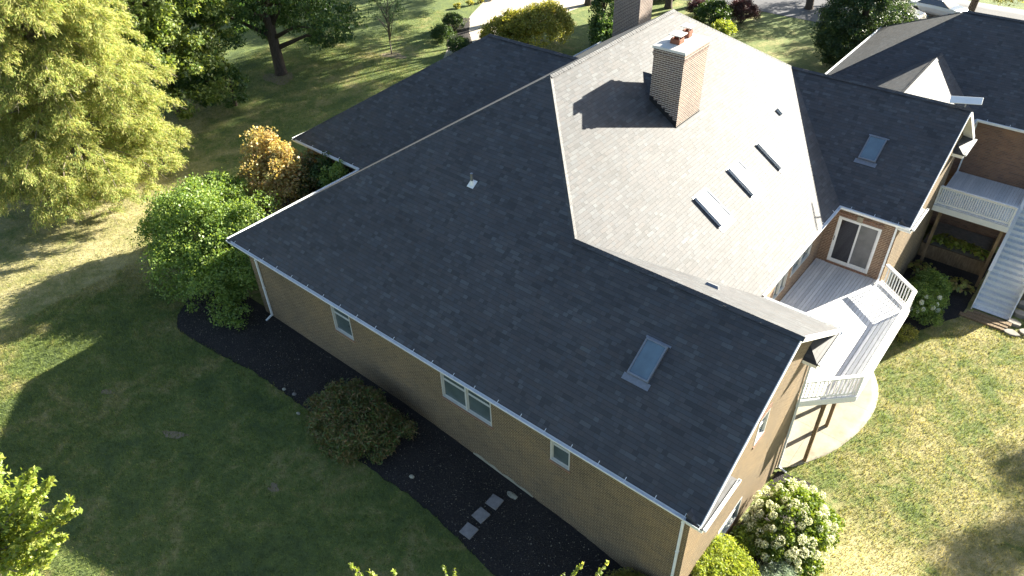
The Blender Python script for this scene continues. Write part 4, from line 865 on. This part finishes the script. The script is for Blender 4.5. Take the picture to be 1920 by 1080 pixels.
shrub('lime_shrub', (-20.3, 42.2, -3.6), .95, 1.2, L_LIME, (.11, .06), 100, 55, 'lime green shrub right of the flowering bush behind the ridge', 'shrub', 101, cr=.25)
shrub('smoke_bush', (-20.6, 46.2, -3.6), 1.2, 1.7, L_PUR, (.12, .05), 140, 70, 'dark purple leaved bush beyond the back roof hip', 'bush', 102, cr=.3)
shrub('smoke_bush', (-24.2, 45.6, -3.6), .9, 1.3, L_PUR, (.12, .05), 90, 60, 'brownish purple bush left of the flowering hydrangea', 'bush', 103, cr=.3)
shrub('gold_shrub', (-22.9, 42.8, -3.6), .45, .9, L_YEL, (.09, .06), 40, 45, 'tiny golden shrub just behind the top of the main ridge', 'shrub', 104, cr=.16)
for i, (x, y, lb, lf, r_) in enumerate(((-23.4, 6.9, 'green leafy shrub tucked in the corner of the two gutters', L_BUSH, .9), (-24.6, 7.0, 'dark green shrub between the two roofs beside a brownish shrub', L_GRN, .8), (-25.3, 6.75, 'dull brownish shrub under the left wing eave', L_RUST, 1.0), (-23.9, 3.2, 'dark shrub hidden below the main eave near the maple', L_GRN, .8))):
    shrub('nook_shrub', (x, y, G(x, y)), r_, 4.1 if y > 6 else 2.2, lf, (.12, .07), 120, 60, lb, 'shrub', 110+i, cr=.25)
def flowers(name_t, pts, r, mat, seed, n=150, leafsz=(.05, .045), tall=1.3):
    rng = np.random.default_rng(seed)
    for p in pts:
        d = unit(rng.normal(size=(n, 3))); rr = r*rng.uniform(.8, 1.25); C = np.array(p)+d*rr*np.array([1, 1, tall])*rng.uniform(.75, 1, (n, 1))
        V, F = leaves(rng, C, leafsz[0], leafsz[1], d, 1.2); np_mesh('flower_head', V, F, mat, name_t)
def hydrangea(base, r, h, lf, fl, nf, fr, label, seed, ncl=200, up=.15, front=None, lsz=(.12, .085)):
    t, cc = shrub('hydrangea_bush', base, r, h, lf, lsz, ncl, 60, label, 'bush', seed, cr=.24, extra=((.75, .6, .35, .42), (-.6, -.7, .4, .45), (.75, -.6, .3, .42), (-.5, .85, .45, .4)), shell=.6)
    rng = np.random.default_rng(seed+1); rx, ry = r if hasattr(r, '__len__') else (r, r); pts = []; tries = 0
    while len(pts) < nf and tries < 4000:
        tries += 1; d = unit(rng.normal(size=(1, 3)))[0]
        if d[2] < up: continue
        if front is not None and d@np.array(front) < .15: continue
        p = np.array((base[0], base[1], base[2]+h*.45))+np.array((rx, ry, h*.55))*d*rng.uniform(.92, 1.16)
        if all(np.linalg.norm(p-q) > fr*1.7 for q in pts): pts.append(p)
    flowers(t, pts, fr, fl, seed+2); return t
hydrangea((1.25, 5.75, G(1.2, 5.7)), (1.30, 1.65), 2.0, L_HYD, L_FLO, 74, .145, 'sunlit hydrangea covered in cream flower cones beside the gable wall', 120, 300, .05)
hydrangea((1.05, 22.4, -7.2), (.95, 1.05), 1.5, L_BUSH, L_FLW, 14, .10, 'green bush with round white blooms beside the end of the deck', 130, 200, 0, (.2, -.9, .1), (.09, .06))
shrub('green_shrub', (1.1, 23.9, -7.2), (.85, .8), 1.5, L_BUSH, (.09, .05), 170, 70, 'plain green bush directly behind the white flowering bush', 'bush', 135, cr=.25)
shrub('silver_artemisia', (1.8, 3.6, G(1.8, 3.6)), (.6, .7), .75, L_SIL, (.13, .02), 110, 70, 'silvery fern leaved plant at the bottom between juniper and lawn', 'plant', 136, cr=.22, bias=.1)
shrub('weed_clump', (1.15, 20.3, -7.2), (.45, .6), .45, L_YEL, (.08, .05), 40, 40, 'low yellow green weeds at the corner of the right lawn', 'plant', 137, cr=.18)
def hosta(x, y, zg, r, lf, label, seed, n=70, group=None):
    rng = np.random.default_rng(seed); t = thing('hosta', (x, y, zg), label, 'plant', group); az = rng.uniform(0, 2*np.pi, n); f = rng.uniform(.25, 1, n)
    C = np.c_[x+np.cos(az)*r*f, y+np.sin(az)*r*f, zg+.42*r+.35*r*(1-f)+rng.uniform(-.05, .08, n)]; U = np.c_[np.cos(az), np.sin(az), -.5*f]
    V, F = leaves(rng, C, .24, .16, np.c_[np.cos(az)*.4, np.sin(az)*.4, np.ones(n)], 2, U); np_mesh('leaves', V, F, lf, t)
    mb = MB()
    for i in range(0, n, 5): mb.tube([(x, y, zg), Vector(C[i])], .008, 4)
    mb.build('stem', L_HOS, t)
hosta(.15, 25.9, -7.2, .75, L_HOS, 'yellowing hosta beside the back gable wall', 140, 110); hosta(2.15, 25.6, -7.2, .72, L_HOS, 'yellow brown hosta clump left of the stair handrail', 141, 110)
for i in range(7): hosta(.2+.37*i, 28.2+.12*math.sin(i*2)+.25*(i % 2), -6.45, .46, L_YEL if i % 2 else L_LIME, ('first', 'second', 'third', 'fourth', 'fifth', 'sixth', 'seventh')[i]+' hosta from the left in the shaded raised planter', 145+i, 55, 'hostas in the raised planter')
# foreground tree tops ------------------------------------------------
def shoots(base, tips, mid, leaf, label, name, seed, leafsz, per, sp, crown_e=None, nclump=60, cper=60):
    rng = np.random.default_rng(seed); t = thing(name, base, label, 'tree'); mb = MB(); b = Vector(base); m = Vector(mid)
    mb.tube([b-Vector((0, 0, .3)), b.lerp(m, .5), m], [.2, .15, .09], 10); C = []; N = []
    for tp in tips:
        tp = Vector(tp); k = m.lerp(tp, .55)+Vector((rng.uniform(-.2, .2), rng.uniform(-.2, .2), -.25)); mb.tube([m, k, tp], [.05, .025, .006], 6)
        f = rng.random((per, 1))**.6; seg = np.where(f < .5, np.array(m)+(np.array(k)-np.array(m))*f*2, np.array(k)+(np.array(tp)-np.array(k))*(f*2-1)); C.append(seg+rng.normal(size=(per, 3))*sp*(1.25-f))
        N.append(np.tile([0, 0, 1.], (per, 1)))
    if crown_e:
        P, Nn, cc = crown_pts(rng, crown_e, nclump, cper, .45); C.append(P); N.append(Nn); limbs(mb, rng, b.lerp(m, .4), m, cc, .15, 20)
    C = np.concatenate(C); N = np.concatenate(N); V, F = leaves(rng, C, leafsz[0], leafsz[1], N, .7); np_mesh('crown', V, F, leaf, t); mb.build('trunk', BARKL, t, smooth=True)
rg = random.Random(4)
shoots((-11, -13.2, G(-11, -13.2)), [(-9.8, -11.2, 6.4), (-9.2, -10.9, 6.15), (-9.5, -11.0, 5.7), (-8.9, -10.8, 5.95), (-8.45, -10.75, 5.65), (-8.3, -10.8, 5.45), (-8.25, -11.15, 5.1), (-8.4, -11.5, 4.75), (-9.4, -11.2, 5.6), (-9.0, -11.3, 5.3), (-9.0, -11.8, 4.9), (-10.4, -11.6, 6.1), (-10.3, -12, 5.6), (-9.6, -12.2, 5)],
       (-10.4, -12.5, 3.9), L_LIME, 'bright lime green tree top in the lower left corner', 'lime_green_tree', 201, (.125, .06), 420, .13, [E(-10.9, -12.6, 3.6, 1.5, 1.4, 1.5)], 90, 80)
tips = [(-3.85, -7.95, 4.6), (-3.75, -7.9, 4.45), (-3.5, -7.8, 4.5), (-3.15, -7.5, 4.45), (-2.45, -6.85, 4.5), (-2.25, -6.75, 4.45), (-.6, -5.45, 4.35), (-.4, -5.1, 4.5), (-.05, -4.8, 4.5), (-1.5, -6.3, 4.25), (.3, -4.9, 4.2), (-2.9, -7.4, 4.3)]
shoots((-1.3, -8.3, G(-1.3, -8.3)), tips, (-1.4, -7.9, 1.6), L_LIME, 'lime green tree tips poking in along the bottom edge', 'lime_green_tree', 203, (.10, .06), 110, .06, [E(-1.4, -7.6, 2.0, 1.6, 1.2, .9)], 60, 60)

def car(x, y, ang, col, label):
    z = G(x, y)+.02; t = thing('parked_car', (x, y, z), label, 'car'); ca, sa = math.cos(ang), math.sin(ang)
    def T(p): return Vector((x+ca*p[0]-sa*p[1], y+sa*p[0]+ca*p[1], z+p[2]))
    paint = mat_plain('car_paint', col, .25, .1, .03, 2); paint.node_tree.nodes['Principled BSDF'].inputs['Coat Weight'].default_value = .8
    secs = [(-2.25, .35, .62, .78), (-2.15, .30, .88, .86), (-1.3, .28, .95, .90), (0, .26, .98, .91), (1.1, .26, .96, .90), (1.9, .30, .84, .84), (2.25, .38, .62, .70)]
    mb = MB(); m = 8
    for X, z0, z1, w in secs:
        for a, b in ((-.86, 0), (-1, .25), (-1, .7), (-.88, 1), (.88, 1), (1, .7), (1, .25), (.86, 0)): mb.v.append(T((X, a*w, z0+(z1-z0)*b)))
    for i in range(len(secs)-1):
        for j in range(m): j2 = (j+1) % m; mb.f.append([i*m+j, (i+1)*m+j, (i+1)*m+j2, i*m+j2])
    mb.f.append(list(range(m))); mb.f.append([(len(secs)-1)*m+j for j in reversed(range(m))])
    mb.build('body', paint, t, smooth=False, bevel=.04)
    MB().hexa([T(p) for p in ((-1.5, -.80, .94), (1.15, -.80, .94), (1.15, .80, .94), (-1.5, .80, .94))], [T(p) for p in ((-.95, -.62, 1.38), (.35, -.62, 1.38), (.35, .62, 1.38), (-.95, .62, 1.38))]).build('window', DARKG, t, bevel=.03)
    MB().hexa([T(p) for p in ((-1.0, -.64, 1.375), (.40, -.64, 1.375), (.40, .64, 1.375), (-1.0, .64, 1.375))], [T(p) for p in ((-.92, -.58, 1.45), (.30, -.58, 1.45), (.30, .58, 1.45), (-.92, .58, 1.45))]).build('roof_panel', paint, t, bevel=.03)
    for X in (-1.4, 1.4):
        for Y in (-.84, .84):
            MB().tube([T((X, Y-.1, .33)), T((X, Y+.1, .33))], .33, 16).build('wheel', FLA, t)
    for Y in (-.6, .6): MB().tube([T((2.12, Y, .66)), T((2.27, Y, .66))], .10, 10).build('headlight', GLS, t)
car(-8.6, 56.6, -.15, (.75, .78, .80), 'white car parked at the top right above the garage roof')
car(-10.9, 53.6, -.15, (.30, .29, .27), 'grey car partly hidden by branches left of the white car')
car(-29.3, 47.0, .9, (.74, .75, .76), 'white car glimpsed behind the tall chimney at the top edge')
